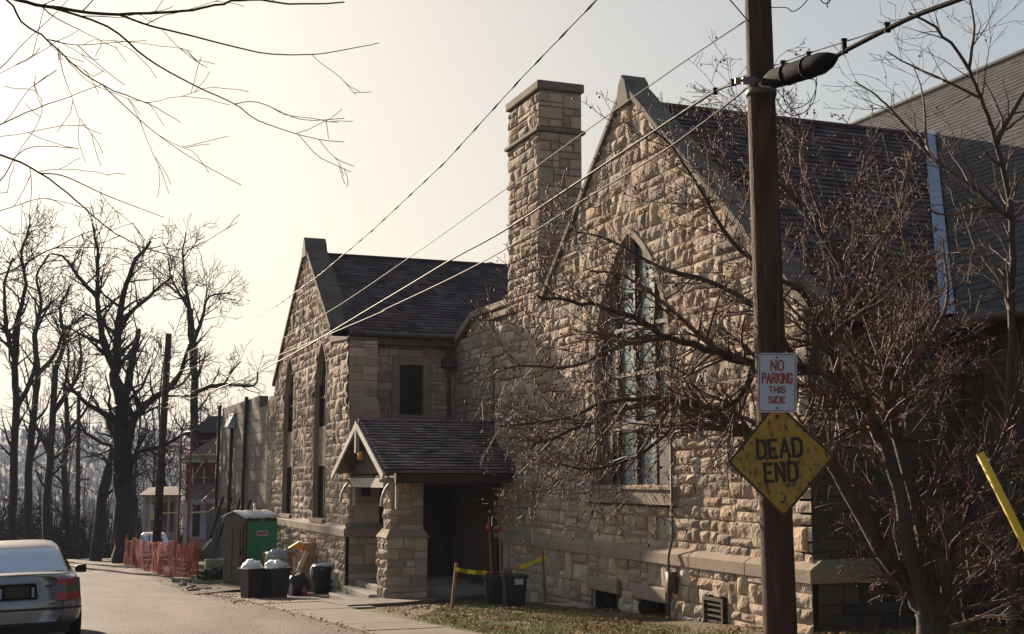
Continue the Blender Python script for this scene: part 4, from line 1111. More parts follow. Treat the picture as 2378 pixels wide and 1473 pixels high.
lp = [(1895, 178), (1896, 200), (1885, 230), (1862, 248), (1835, 252), (1822, 235), (1818, 205), (1820, 195), (1850, 186), (1878, 180)]
wire('coiled_drop_wire', 'inner coil of spare wire hanging under the splice case', [dep(x, y, 10.0) for x, y in lp], .0038, 'blackmetal', None)
lp = [(1793, 180), (1798, 215), (1812, 248), (1840, 268), (1866, 262), (1888, 238), (1895, 205), (1888, 184), (1850, 190), (1800, 205)]
wire('coiled_drop_wire', 'wide outer coil of spare wire hanging under the splice case', [dep(x, y, 9.95) for x, y in lp], .0038, 'blackmetal', None)
# guy wire with its yellow guard
ga = np_at(3.15); gb = dep(2500, 1520, 9.6)
q1 = dep(1870, 290, 10.1); q2 = dep(2275, 1055, 9.8)
mb = MB(); mb.tube([np_at(3.25), q1, q2, dep(2330, 1160, 9.75)], .0045, 5); gw = mb.build('guy_wire', M['steel'], smooth=True)
tag(gw, 'thin steel guy wire slanting from the pole top to the lower right', 'guy wire')
mb = MB()
a = dep(2275, 1052, 9.78); b = dep(2378 + 62, 1382, 9.6)
n_ = (b - a).normalized(); b2 = a + n_ * 2.4; sd = n_.cross(F).normalized()
prof = [(math.cos(t) * .033, math.sin(t) * .033) for t in [-.35 * PI + i * 1.7 * PI / 9 for i in range(10)]]
up_ = sd.cross(n_).normalized()
i0 = len(mb.v)
for c in (a, b2):
    for (x, y) in prof: mb.v.append(tuple(c + sd * x - up_ * y))
for k in range(9): mb.f.append((k, k + 1, k + 11, k + 10)); mb.m.append(0)
gd = mb.build('guy_guard', M['yellow_guard'], smooth=True)
so2 = gd.modifiers.new('solid', 'SOLIDIFY'); so2.thickness = .006
tag(gd, 'long yellow plastic guard over the lower end of the guy wire', 'cable guard')

# signs
def rrect(w, h, r, k=4):
    pts = []
    for cx, cy, a0 in ((w / 2 - r, h / 2 - r, 0), (-w / 2 + r, h / 2 - r, PI / 2), (-w / 2 + r, -h / 2 + r, PI), (w / 2 - r, -h / 2 + r, 1.5 * PI)):
        for i in range(k + 1): a = a0 + PI / 2 * i / k; pts.append((cx + r * math.cos(a), cy + r * math.sin(a)))
    return pts
def plate(name, root, w, h, r, mt, z=0.0, t=.003, hole=None, rot=0):
    mb = MB(); pts = rrect(w, h, r)
    if rot: pts = [(x * math.cos(rot) - y * math.sin(rot), x * math.sin(rot) + y * math.cos(rot)) for x, y in pts]
    if hole is None: mb.prism([(x, y, z) for x, y in pts], (0, 0, t))
    else:
        inn = rrect(w - 2 * hole, h - 2 * hole, max(r - hole, .002))
        if rot: inn = [(x * math.cos(rot) - y * math.sin(rot), x * math.sin(rot) + y * math.cos(rot)) for x, y in inn]
        n = len(pts)
        for i in range(n):
            j = (i + 1) % n
            mb.poly([(*pts[i], z + t), (*pts[j], z + t), (*inn[j], z + t), (*inn[i], z + t)])
    return mb.build(name, mt, root, local=True)
def sign_root(name, label, px, py, D, yaw=0.0, roll=0.0, cat='sign'):
    c = dep(px, py, D); t = thing(name, label, cat, c)
    n = -V((F.x, F.y, 0)).normalized(); n = Matrix.Rotation(yaw, 3, 'Z') @ n
    x = V((0, 0, 1)).cross(n).normalized(); y = n.cross(x)
    m = Matrix((x, y, n)).transposed().to_4x4()
    t.rotation_euler = (m @ Matrix.Rotation(roll, 4, 'Z')).to_euler(); return t
def arcp(cx, cy, rx, ry, a0, a1, n=8): return [(cx + rx * math.cos(math.radians(a0 + (a1 - a0) * i / n)), cy + ry * math.sin(math.radians(a0 + (a1 - a0) * i / n))) for i in range(n + 1)]
GLY = {   # strokes in a box 0.6 wide, 1 high
    'D': [[(0, 0), (0, 1), (.25, 1)] + arcp(.25, .65, .35, .35, 90, 0, 5) + arcp(.25, .35, .35, .35, 0, -90, 5) + [(0, 0)]],
    'E': [[(.52, 1), (0, 1), (0, 0), (.52, 0)], [(0, .5), (.42, .5)]],
    'A': [[(0, 0), (.32, 1), (.64, 0)], [(.11, .33), (.53, .33)]],
    'N': [[(0, 0), (0, 1), (.58, 0), (.58, 1)]],
    'O': [arcp(.3, .68, .3, .32, 180, 0, 8) + arcp(.3, .32, .3, .32, 0, -180, 8) + [(0, .68)]],
    'P': [[(0, 0), (0, 1), (.32, 1)] + arcp(.32, .76, .22, .24, 90, -90, 6) + [(0, .52)]],
    'R': [[(0, 0), (0, 1), (.32, 1)] + arcp(.32, .76, .22, .24, 90, -90, 6) + [(0, .52)], [(.3, .52), (.56, 0)]],
    'K': [[(0, 0), (0, 1)], [(.55, 1), (0, .38)], [(.18, .58), (.58, 0)]],
    'I': [[(0, 0), (0, 1)]],
    'G': [arcp(.3, .68, .3, .32, 20, 180, 6) + arcp(.3, .32, .3, .32, 180, 360, 8) + [(.6, .46), (.34, .46)]],
    'T': [[(0, 1), (.56, 1)], [(.28, 1), (.28, 0)]],
    'H': [[(0, 0), (0, 1)], [(.56, 0), (.56, 1)], [(0, .5), (.56, .5)]],
    'S': [arcp(.28, .75, .27, .25, 20, 180, 6) + arcp(.28, .75, .27, .25, 180, 260, 3) + arcp(.28, .25, .28, .26, 80, 0, 3) + arcp(.28, .25, .28, .25, 0, -160, 6)]}
def letter(root, s, h, w, y, mt, z, stroke, gap=.26, x=0):
    """sign lettering of cap height h squeezed to a total width w"""
    adv = []; cx = 0
    for ch in s:
        ww = max(p[0] for st_ in GLY[ch] for p in st_); adv.append(cx); cx += ww + gap
    k = w / (cx - gap); mb = MB(); r_ = stroke / 2; lay = 0
    for ch, ax0 in zip(s, adv):
        for st_ in GLY[ch]:
            P_ = [V(((p[0] + ax0) * k - w / 2 + x, p[1] * h + y - h / 2, z)) for p in st_]
            for i in range(len(P_) - 1):
                lay = (lay + 1) % 6; dz = V((0, 0, lay * .00012))
                d = (P_[i + 1] - P_[i]).normalized(); n = V((-d.y, d.x, 0)) * r_; e = d * r_ * (.9 if 0 < i else .7)
                mb.poly([P_[i] - e - n + dz, P_[i + 1] + e - n + dz, P_[i + 1] + e + n + dz, P_[i] - e + n + dz])
    return mb.build('lettering', mt, root, local=True)
def bolt(root, x, y, z, r=.008):
    mb = MB(); mb.tube([(x, y, z), (x, y, z + .006)], r, 8); mb.build('bolt', M['rust'], root, local=True)
sr = sign_root('no_parking_sign', 'white rectangular sign with faded red lettering NO PARKING THIS SIDE on the near pole', 1805, 889, 9.98, math.radians(-22), math.radians(-2.0))
plate('plate', sr, .305, .468, .03, M['sign_white']); plate('border', sr, .285, .448, .026, M['sign_red'], .0035, .0008, .006)
for s_, hh_, ww_, yy, st_ in (('NO', .078, .095, .135, .013), ('PARKING', .076, .232, .035, .0125), ('THIS', .046, .125, -.055, .0105), ('SIDE', .047, .125, -.135, .0105)):
    letter(sr, s_, hh_, ww_, yy, M['sign_red'], .0045, st_)
bolt(sr, -.005, .198, .003); bolt(sr, .0, -.2, .003)
sr = sign_root('dead_end_sign', 'rusty yellow diamond sign reading DEAD END on the near pole', 1812, 1067, 9.95, math.radians(-36), math.radians(2.5))
plate('plate', sr, .64, .64, .037, M['sign_yellow'], 0, .003, None, PI / 4); plate('border', sr, .636, .636, .035, M['sign_black'], .0035, .0008, .017, PI / 4)
letter(sr, 'DEAD', .135, .37, .085, M['sign_black'], .005, .027, .3); letter(sr, 'END', .135, .27, -.1, M['sign_black'], .005, .027, .3)
bolt(sr, 0, .335, .003, .016); bolt(sr, -.005, -.33, .003, .012)

# far poles
fp_ = thing('utility_pole', 'far wooden utility pole behind the orange net, with a small paper notice', 'utility pole', (FPB.x, FPB.y, FPB.z))
mb = MB(); mb.tube([FPB - V((0, 0, .3)), FPB.lerp(FPT, .5), FPT], [.19, .155, .12], 12); mb.build('pole_shaft', M['pole'], fp_, smooth=True)
for z in (4.2, 2.8):
    mb = MB(); c = FPB.lerp(FPT, (z - FPB.z) / (FPT.z - FPB.z)); mb.tube([c - V((0, 0, .04)), c + V((0, 0, .04))], .16, 10)
    mb.build('band', M['steel'], fp_)
sr = sign_root('pole_notice', 'small white and yellow notice fixed to the far pole', 361, 1190, 51.6, 0)
plate('plate', sr, .42, .62, .02, M['sign_white'], 0, .01); plate('panel', sr, .36, .2, .02, M['lamp_yellow'], .012, .003)
mb = MB()
for k in range(3): mb.box(-.14, .14, .1 + k * .07, .13 + k * .07, .012, .015)
mb.build('print', M['sign_red'], sr, local=True)
for o in sr.children:
    if o.name.startswith('panel'): o.location = (0, -.16, 0)
p2 = dep(181, 1262, 70); pt2 = dep(183, 908, 70)
t = thing('utility_pole', 'slender dark pole among the bare trees at the end of the road', 'utility pole', (p2.x, p2.y, g(p2.y)))
mb = MB(); mb.tube([V((p2.x, p2.y, g(p2.y) - .2)), pt2], [.16, .1], 10); mb.build('pole_shaft', M['pole'], t, smooth=True)
mb = MB(); c = V((p2.x, p2.y, 0)); mb.bar(V((p2.x, p2.y, -.1)) , V((p2.x + .45, p2.y - .2, -.05)), .08, .1); mb.build('bracket', M['steel'], t)

# ------------------------------------------------------------------ cars
def make_car(name, label, loc, rotz, roll, paint, scale=1.0, group=None, plate_=True):
    t = thing(name, label, 'car', loc, rotz, group); t.rotation_euler = (0, roll, rotz); t.scale = (scale,) * 3
    # body shell: stations from rear bumper to nose; each (y, half width, top z, bottom z)
    st = [(0.0, .60, .93, .32), (.05, .73, .955, .28), (.16, .82, .965, .22), (.45, .868, .965, .2), (.9, .875, .96, .19), (1.6, .878, .95, .19), (2.4, .878, .94, .19),
          (3.1, .875, .93, .19), (3.6, .86, .86, .2), (4.1, .84, .78, .2), (4.4, .78, .7, .22), (4.52, .66, .62, .3)]
    def ring(y, w, zt, zb):
        k = max(0, 1 - y / .6)
        def sh(z): return .17 * k * max(0, min(1, (z - .55) / .4)) + (.03 * k if z < .32 else 0)
        prof = [(0, zb), (w * .86, zb), (w * .97, zb + .1), (w * 1.0, .46), (w * 1.0, .565), (w * .975, .60), (w * .985, .70), (w * .955, zt - .12), (w * .89, zt - .045), (w * .76, zt - .004), (w * .4, zt + .014), (0, zt + .018)]
        if zt < .75: prof = [(x, min(z, zt - .02 * (11 - i)) if 3 < i < 9 else z) for i, (x, z) in enumerate(prof)]
        full = prof + [(-x, z) for x, z in prof[-2:0:-1]]
        return [(x, y + sh(z), z) for x, z in full]
    mb = MB(); rings = [ring(*q) for q in st]; n = len(rings[0])
    for r_ in rings: mb.v += r_
    for i in range(len(rings) - 1):
        for k in range(n):
            j = (k + 1) % n; mb.f.append((i * n + k, i * n + j, (i + 1) * n + j, (i + 1) * n + k)[::-1]); mb.m.append(0)
    # end caps as strips between mirrored points, so that the faces stay well shaped
    for base, fl in ((0, False), ((len(rings) - 1) * n, True)):
        for k in range(0, 11):
            a, b = base + k, base + k + 1; c, d = base + (n - k - 1) % n if k else base, base + (n - k) % n
            if k == 0: f = (base, base + 1, base + n - 1)
            elif k == 10: f = (base + 10, base + 11, base + 12)
            else: f = (base + k, base + k + 1, base + n - k - 1, base + n - k)
            mb.f.append(f if fl else f[::-1]); mb.m.append(0)
    mb.build('body', paint, t, smooth=True, local=True, sub=2)
    # cabin: pillars and roof in body colour, glass slightly inset
    KZ = [.88, .96, 1.1, 1.2, 1.28, 1.325, 1.35, 1.362]
    HW = [.77, .74, .665, .605, .545, .485, .38, .2]; YR = [.5, .66, .92, 1.1, 1.27, 1.42, 1.62, 1.85]; YF = [3.35, 3.15, 2.85, 2.65, 2.48, 2.36, 2.2, 2.05]
    def itp(A, z):
        for (z0, a0), (z1, a1) in zip(zip(KZ, A), list(zip(KZ, A))[1:]):
            if z <= z1: return a0 + (a1 - a0) * (z - z0) / (z1 - z0)
        return A[-1]
    def se(z, ph):
        w = itp(HW, z); r0 = itp(YR, z); f0 = itp(YF, z); cy = (r0 + f0) / 2; ly = (f0 - r0) / 2; c, s2 = math.cos(ph), math.sin(ph); e = .38
        return (w * math.copysign(abs(c) ** e, c), cy + ly * math.copysign(abs(s2) ** e, s2), z)
    mb = MB(); NP = 64
    for z in KZ: mb.v += [se(z, 2 * PI * (k + .5) / NP) for k in range(NP)]
    for i in range(len(KZ) - 1):
        for k in range(NP): j = (k + 1) % NP; mb.f.append((i * NP + k, i * NP + j, (i + 1) * NP + j, (i + 1) * NP + k)); mb.m.append(0)
    q0 = (len(KZ) - 1) * NP; mb.f.append(tuple(range(q0, q0 + NP))); mb.m.append(0)
    mb.build('cabin', paint, t, smooth=True, local=True)
    def glass(nm, fn, z0, z1):
        m_ = MB(); K, J = 10, 7
        for j in range(J + 1):
            for i in range(K + 1): m_.v.append(fn(-1 + 2 * i / K, z0 + (z1 - z0) * j / J))
        for j in range(J):
            for i in range(K): a_ = j * (K + 1) + i; m_.f.append((a_, a_ + 1, a_ + K + 2, a_ + K + 1)); m_.m.append(0)
        return m_.build(nm, M['car_glass'], t, smooth=True, local=True)
    glass('rear_window', lambda u, z: (u * (itp(HW, z) - .075), itp(YR, z) - .014 + .05 * u ** 4, z + .006), .965, 1.265)
    glass('windscreen', lambda u, z: (u * (itp(HW, z) - .075), itp(YF, z) + .014 - .05 * u ** 4, z + .006), .965, 1.27)
    for s_ in (-1, 1): glass('side_window', lambda u, z: (s_ * (itp(HW, z) + .012), (itp(YR, z) + itp(YF, z)) / 2 + u * ((itp(YF, z) - itp(YR, z)) / 2 - .28), z), .965, 1.25)
    for s_ in (-1, 1):
        mb = MB()     # tail lamp wraps the corner
        zz = [(.60, .0), (.70, .0), (.80, .0), (.885, .0)]
        def yy(z, x): return .17 * max(0, min(1, (z - .55) / .4)) - .012 + max(0, abs(x) - .66) * 1.0
        cols = [(.50, .53), (.58, .6), (.66, .67), (.74, .74), (.80, .79), (.835, .82)]
        for i in range(5):
            for k in range(3):
                z0, z1 = zz[k][0], zz[k + 1][0]
                def X(c, z): a_, b_ = cols[c]; return s_ * (a_ + (b_ - a_) * (z - .6) / .285)
                q = [(X(i, z0), yy(z0, X(i, z0)), z0), (X(i + 1, z0), yy(z0, X(i + 1, z0)), z0), (X(i + 1, z1), yy(z1, X(i + 1, z1)), z1), (X(i, z1), yy(z1, X(i, z1)), z1)]
                m_ = 1 if k == 1 or i > 2 and k == 2 else 0
                mb.poly(q if s_ > 0 else q[::-1], m_)
        tl = mb.build('tail_lamp', [M['lamp_red'], M['lamp_dark']], t, local=True); sd_ = tl.modifiers.new('s', 'SOLIDIFY'); sd_.thickness = .02; sd_.offset = 0
        mb = MB(); mb.hexa([(s_ * .84, 2.5, .80), (s_ * 1.02, 2.54, .79), (s_ * 1.02, 2.64, .79), (s_ * .84, 2.66, .8), (s_ * .84, 2.5, .9), (s_ * 1.01, 2.54, .93), (s_ * 1.01, 2.64, .93), (s_ * .84, 2.66, .9)])
        mb.build('side_mirror', M['rubber'], t, local=True, bevel=.03)
        for y in (.95, 3.6):
            mb = MB(); mb.tube([(s_ * .66, y, .3), (s_ * .69, y, .3), (s_ * .84, y, .3), (s_ * .87, y, .3)], [.26, .305, .305, .27], 24); w = mb.build('wheel', M['rubber'], t, local=True)
            mb = MB(); mb.tube([(s_ * .8, y, .3), (s_ * .878, y, .3)], [.19, .18], 16); mb.build('rim', M['steel'], w, local=True)
    mb = MB(); mb.prism([(x, .0, z) for x, z in [(-.27, .64), (.27, .64), (.25, .85), (-.25, .85)]], (0, .1, 0)); pr = mb.build('plate_recess', M['blackmetal'], t, local=True, bevel=.01)
    mb = MB(); mb.box(-.155, .155, -.012, 0, .67, .82); mb.build('number_plate', M['frame_dark'], t, local=True)
    mb = MB(); mb.box(.19, .225, -.01, 0, .665, .8); mb.box(-.225, -.19, -.01, 0, .665, .8); mb.build('plate_light_strip', M['blue_trim'], t, local=True)
    mb = MB(); mb.tube([(x, -.005 + .9 * max(0, abs(x) - .55) ** 2, .50) for x in [-.84 + .12 * i for i in range(15)]], .016, 6); mb.build('bumper_moulding', M['rubber'], t, local=True)
    mb = MB(); mb.box(-.7, .7, .1, .3, .16, .3); mb.tube([(.45, -.0, .24), (.45, .3, .24)], .03, 10); mb.build('underbody', M['rubber'], t, local=True)
    mb = MB(); mb.box(.36, .46, .07, .085, .795, .812); mb.build('badge', M['frame_dark'], t, local=True)
    mb = MB(); mb.tube([(x, .16 + .35 * max(0, abs(x) - .5) ** 2, .955) for x in [-.7 + .1 * i for i in range(15)]], .006, 4); mb.build('boot_gap', M['rubber'], t, local=True)
    mb = MB(); mb.obox((.25, .95, .98), V((.3, 0, 0)), V((0, .05, 0)), V((0, 0, .04))); mb.build('rear_seat', M['rubber'], t, local=True)
    return t
cp = dep(38, 1480, 17.4)
make_car('sedan', 'champagne sedan seen from behind at the lower left corner of the street', (cp.x, cp.y, g(cp.y) + .0), 0, math.radians(-1.6), M['car_paint'])
M['car_white'] = mat('white car paint', (.75, .75, .73), (.7, .7, .68), 2, .3, spec=.6)
cp = dep(357, 1300, 60)
make_car('parked_car', 'white car mostly hidden behind the orange net, only its roof and glass showing', (cp.x, cp.y, g(cp.y) + .05), math.radians(-4), 0, M['car_white'])

# ------------------------------------------------------------------ portable toilet
c0 = dep(567, 1372, 37.86); rz = math.radians(25); hw = .58
ctr = V((c0.x, c0.y, 0)) + Matrix.Rotation(rz, 3, 'Z') @ V((hw, hw, 0))
pt_ = thing('portable_toilet', 'portable toilet with green side, brown door and pale ribbed roof beside the farther gable', 'portable toilet', (ctr.x, ctr.y, g(ctr.y) + .03), rz)
mb = MB(); mb.box(-hw + .02, hw, -hw + .02, hw, .12, 2.08); mb.build('cabin_shell', M['toilet_green'], pt_, local=True, bevel=.03)
mb = MB()
for i in range(7): mb.box(-hw + .16 + i * .15, -hw + .19 + i * .15, -hw + .012, -hw + .03, .2, 1.95)
mb.build('side_panel', M['toilet_green'], pt_, local=True, bevel=.006)
mb = MB(); mb.prism([(-hw - .0, -hw, .06), (-hw, hw, .06), (-hw, hw, 2.04), (-hw, 0, 2.26), (-hw, -hw, 2.04)], (.07, 0, 0)); mb.box(-hw - .01, -hw + .05, -hw - .015, -hw + .05, .06, 2.05); mb.build('door_frame', M['toilet_brown'], pt_, local=True, bevel=.01)
mb = MB(); mb.box(-hw - .03, -hw, -hw + .1, hw - .1, .18, 1.9)
for y0, y1 in ((-.36, -.06), (.06, .36)): mb.box(-hw - .045, -hw - .03, y0, y1, .35, 1.75)
d_ = mb.build('door', M['toilet_brown'], pt_, local=True, bevel=.008)
mb = MB(); mb.box(-hw - .07, -hw - .045, -.44, -.4, 1.0, 1.12); mb.build('handle', M['blackmetal'], d_, local=True)
mb = MB(); mb.box(-hw - .05, hw + .05, -hw - .05, hw + .05, 0, .1); mb.build('skid_base', M['bin_black'], pt_, local=True, bevel=.02)
mb = MB(); NX, NY = 24, 12; i0 = 0
for i in range(NX + 1):
    x = -hw - .07 + (2 * hw + .12) * i / NX; rib = .022 * abs(math.sin(PI * i / NX * 4))
    for k in range(NY + 1):
        y = -hw - .07 + (2 * hw + .14) * k / NY; z = 2.09 + .2 * (1 - abs(y / (hw + .07))) ** .8 + rib * (1 if 0 < i < NX else 0)
        mb.v.append((x, y, z))
for i in range(NX):
    for k in range(NY): a = i * (NY + 1) + k; mb.f.append((a, a + NY + 1, a + NY + 2, a + 1)); mb.m.append(0)
rf = mb.build('roof', M['toilet_roof'], pt_, local=True, smooth=True); s_ = rf.modifiers.new('s', 'SOLIDIFY'); s_.thickness = .03
mb = MB(); pts = [(x, z) for x, z in rrect(.44, .17, .084)]; mb.prism([(x + .02, -hw - .002, 1.62 + z) for x, z in pts], (0, -.01, 0)); lo = mb.build('oval_emblem', M['sign_white'], pt_, local=True)
mb = MB(); rr = random.Random(3)
for k in range(7): x = -.15 + k * .048; mb.box(x, x + .034, -hw - .018, -hw - .014, 1.575 + rr.uniform(0, .02), 1.655 + rr.uniform(-.01, .02))
mb.build('emblem_print', M['lamp_red'], lo, local=True)
mb = MB(); mb.box(-.47, -.1, -hw - .004, -hw + .02, 1.97, 2.06); mb.box(.14, .48, -hw - .004, -hw + .02, 1.97, 2.06); mb.build('top_stickers', M['frame_dark'], pt_, local=True)
mb = MB(); mb.tube([(.35, .35, 2.1), (.35, .35, 2.5)], .04, 8); mb.build('vent_pipe', M['toilet_roof'], pt_, local=True, smooth=True)

# ------------------------------------------------------------------ rubbish by the kerb
def blob(mb, c, rx, ry, rz_, seed, amp=.25, n=14, m=12):
    i0 = len(mb.v); c = V(c)
    for i in range(m + 1):
        th_ = PI * i / m
        for k in range(n):
            ph = 2 * PI * k / n; d = V((math.sin(th_) * math.cos(ph), math.sin(th_) * math.sin(ph), math.cos(th_)))
            f = 1 + amp * (noise.noise(d * 2.2 + V((seed, 0, 0))) + .6 * noise.noise(d * 5 + V((seed, 3, 0))))
            mb.v.append(tuple(c + V((d.x * rx, d.y * ry, d.z * rz_)) * f))
    for i in range(m):
        for k in range(n):
            j = (k + 1) % n; a = i0 + i * n; mb.f.append((a + k, a + n + k, a + n + j, a + j)); mb.m.append(0)
def G(px, py, D): p = dep(px, py, D); return V((p.x, p.y, gz(p.x, p.y) + .03))
def square_bin(label, c, w, h, rz_=0, bag=None, lab=False, seed=1, group='black bins'):
    t = thing('rubbish_bin', label, 'bin', c, rz_, group); mb = MB(); a = w / 2 * .8; b = w / 2
    mb.hexa([(-a, -a, 0), (a, -a, 0), (a, a, 0), (-a, a, 0), (-b, -b, h), (b, -b, h), (b, b, h), (-b, b, h)])
    for q in (-.5, 0, .5): mb.box(q * a - .02, q * a + .02, -b * .99, -a * .9, h * .1, h * .85)
    mb.build('bin_body', M['bin_black'], t, local=True, bevel=.02)
    mb = MB(); e = b + .025
    for x0, x1, y0, y1 in ((-e, e, -e, -b + .01), (-e, e, b - .01, e), (-e, -b + .01, -b + .01, b - .01), (b - .01, e, -b + .01, b - .01)): mb.box(x0, x1, y0, y1, h - .05, h + .01)
    mb.build('rim', M['bin_black'], t, local=True, bevel=.008)
    if bag:
        bt = MB(); blob(bt, (0, 0, h + .01), b * .98, b * .95, bag, seed, .35, 20, 14)
        bo = bt.build('rubbish_bag', M['bag_white'], smooth=True); bo.location = c; bo.rotation_euler = (0, 0, rz_)
        tag(bo, lab or 'white plastic bag', 'bag', 'white bags in the bins')
    return t
square_bin('black bin with a white bag, first from the street in front of the toilet', G(585, 1396, 30.4), .5, .7, math.radians(18), .18, 'crumpled white bag heaped in the bin nearest the street', 2)
square_bin('black bin with a white bag, second from the street and touching the first', G(638, 1392, 30.5), .54, .7, math.radians(22), .16, 'white bag in the second bin, beside the cardboard box', 5)
c = G(748, 1378, 32.6)
t = thing('round_bin', 'round black can with a bluish liner, next to the stone corner', 'bin', c, 0, 'black bins'); mb = MB(); mb.tube([(0, 0, 0), (0, 0, .1), (0, 0, .62), (0, 0, .66)], [.2, .22, .27, .285], 20); mb.build('bin_body', M['bin_black'], t, smooth=True, local=True)
mb = MB(); mb.tube([(0, 0, .64), (0, 0, .7)], [.3, .3], 20, cap=False); mb.build('rim', M['bin_black'], t, smooth=True, local=True)
M['liner'] = mat('bluish bin liner', (.4, .45, .5), (.2, .23, .27), 7, .3, .5, 14)
mb = MB(); blob(mb, (0, 0, .67), .27, .27, .09, 8, .45, 18, 10); blob(mb, (-.28, -.02, .52), .05, .1, .17, 9, .3); o = mb.build('bin_liner', M['liner'], smooth=True); o.location = c; tag(o, 'bluish plastic liner spilling over the round can', 'bag')
c = G(692, 1384, 31.6); mb = MB(); blob(mb, c + V((0, 0, .24)), .28, .22, .3, 14, .3, 18, 12)
tag(mb.build('rubbish_sack', M['bin_black'], smooth=True), 'sagging dark rubbish sack between the square bins and the round can', 'rubbish sack')
for q, r_, h_, mm, lab in (((676, 1381, 31.2), .04, .3, 'sign_white', 'small pale bottle standing beside the dark sack'), ((708, 1384, 31.2), .06, .26, 'lamp_red', 'small red container at the foot of the dark sack')):
    c = G(*q); mb = MB(); mb.tube([c, c + V((0, 0, h_ * .7)), c + V((0, 0, h_ * .85)), c + V((0, 0, h_))], [r_, r_, r_ * .4, r_ * .4], 10); tag(mb.build('container', M[mm], smooth=True), lab, 'container')
def open_box(name, label, c, ax, ay, h, mt, tilt=0, flaps=True):
    t = thing(name, label, 'cardboard box', c, tilt); mb = MB(); e = .012
    mb.box(-ax, ax, -ay, -ay + e, 0, h); mb.box(-ax, ax, ay - e, ay, 0, h); mb.box(-ax, -ax + e, -ay + e, ay - e, 0, h); mb.box(ax - e, ax, -ay + e, ay - e, 0, h); mb.box(-ax, ax, -ay, ay, -e, 0)
    mb.build('box_wall', mt, t, local=True)
    if flaps:
        for s_, k in ((-1, .5), (1, .9)):
            m2_ = MB(); m2_.hexa([(-ax, s_ * ay, h), (ax, s_ * ay, h), (ax, s_ * (ay + .006), h), (-ax, s_ * (ay + .006), h), (-ax, s_ * (ay + .16 * k), h + .14), (ax, s_ * (ay + .16 * k), h + .16), (ax, s_ * (ay + .16 * k) + .006, h + .16), (-ax, s_ * (ay + .16 * k) + .006, h + .14)]); m2_.build('flap', mt, t, local=True)
    return t
c = G(645, 1370, 34.0); open_box('cardboard_box', 'tall open cardboard box in front of the green toilet wall', c + V((0, 0, .0)), .3, .25, .92, M['card'], .3)
mb = MB(); blob(mb, c + V((-.06, -.18, .98)), .3, .22, .17, 21, .35, 20, 14); blob(mb, c + V((.12, -.26, .6)), .12, .06, .4, 22, .4, 14, 14)
tag(mb.build('plastic_sheet', M['liner'], smooth=True), 'translucent plastic sheet draped over the tall cardboard box', 'plastic sheet')
c = G(722, 1370, 34.2); open_box('cardboard_box', 'wide brown cardboard box leaning by the stone wall', c, .33, .22, .8, M['card'], -.1)
c2 = c + V((.12, .1, .8)); mb = MB(); mb.obox(c2 + V((0, 0, .18)), V((.36, -.05, 0)), V((.0, .006, .0)), V((.04, .04, .3))); tag(mb.build('cardboard_sheet', M['card']), 'flat brown cardboard sheet upright behind the wide box', 'cardboard')
M['orange'] = mat('orange plastic', (.75, .3, .04), (.65, .25, .03), 3, .4)
mb = MB(); q = dep(690, 1270, 34.0); mb.prism([q + V((-.22, 0, -.03)), q + V((.14, 0, -.1)), q + V((.16, 0, .02)), q + V((.06, 0, .14))], (0, .18, 0)); tag(mb.build('orange_scrap', M['orange']), 'bent orange plastic scrap on top of the cardboard', 'plastic scrap')
mb = MB(); a = dep(692, 1328, 32.4); b = dep(713, 1281, 32.7); mb.bar(a, b, .1, .03, up=(0, 1, 0)); tag(mb.build('plank', M['lumber']), 'short pale plank sticking up out of the rubbish', 'plank')
mb = MB(); a = dep(632, 1318, 31.2); b = dep(664, 1334, 30.9); mb.bar(a, b, .25, .02, up=(0, 0, 1)); tag(mb.build('loose_board', M['bin_black']), 'loose dark board lying across the second bin', 'board')

# ------------------------------------------------------------------ orange safety net
npts = [(5.5, 44.0), (5.18, 45.0), (4.98, 47.0), (4.85, 50), (4.72, 54), (4.62, 58), (4.5, 62.5), (4.55, 64)]
tn = thing('safety_fence', 'sagging orange plastic safety net along the far edge of the street', 'safety fence', (4.9, 50, g(50)))
def npath(t):
    T = t * (len(npts) - 1); i = min(int(T), len(npts) - 2); f_ = T - i; a, b = npts[i], npts[i + 1]
    return V((a[0] + (b[0] - a[0]) * f_, a[1] + (b[1] - a[1]) * f_, 0))
mb = MB(); NS = 150; rows = 15
def npnt(s_, v):
    p = npath(s_); k = noise.noise(V((s_ * 16, v * .6, 1))); k2 = noise.noise(V((s_ * 55, v * 1.5, 4)))
    top = 1.1 + .24 * noise.noise(V((s_ * 9, 0, 7))) + (.22 if s_ > .95 or s_ < .05 else 0)
    x = p.x + .26 * k + .08 * k2
    return V((x, p.y + .12 * k2, gz(p.x, p.y) + .08 + top * v * (1 - .04 * k)))
for r_ in range(rows + 1):
    v = r_ / rows; hh = .014 if r_ not in (0, rows) else .03
    for i in range(NS):
        a = npnt(i / NS, v); b = npnt((i + 1) / NS, v); u_ = V((0, 0, hh)); mb.poly([a - u_, b - u_, b + u_, a + u_])
for i in range(NS * 2):
    s_ = i / NS / 2
    for r_ in range(5):
        a = npnt(s_, r_ / 5); b = npnt(s_, (r_ + 1) / 5); w_ = (npath(min(s_ + .01, 1)) - npath(max(s_ - .01, 0))).normalized() * .009; mb.poly([a - w_, a + w_, b + w_, b - w_])
no = mb.build('net', M['orange_net'], tn); s_ = no.modifiers.new('s', 'SOLIDIFY'); s_.thickness = .006
for i, (x, y) in enumerate([(5.45, 44.1), (5.0, 46.8), (4.86, 50), (4.72, 54), (4.6, 58.3), (4.5, 62.6)]):
    z = gz(x, y); mb = MB(); mb.bar((x + .05, y + .03, z - .1), (x + .05 + .04 * math.sin(i * 3), y, z + 1.42 + .08 * math.sin(i * 5)), .05, .05); mb.build('post', M['stake'], tn)
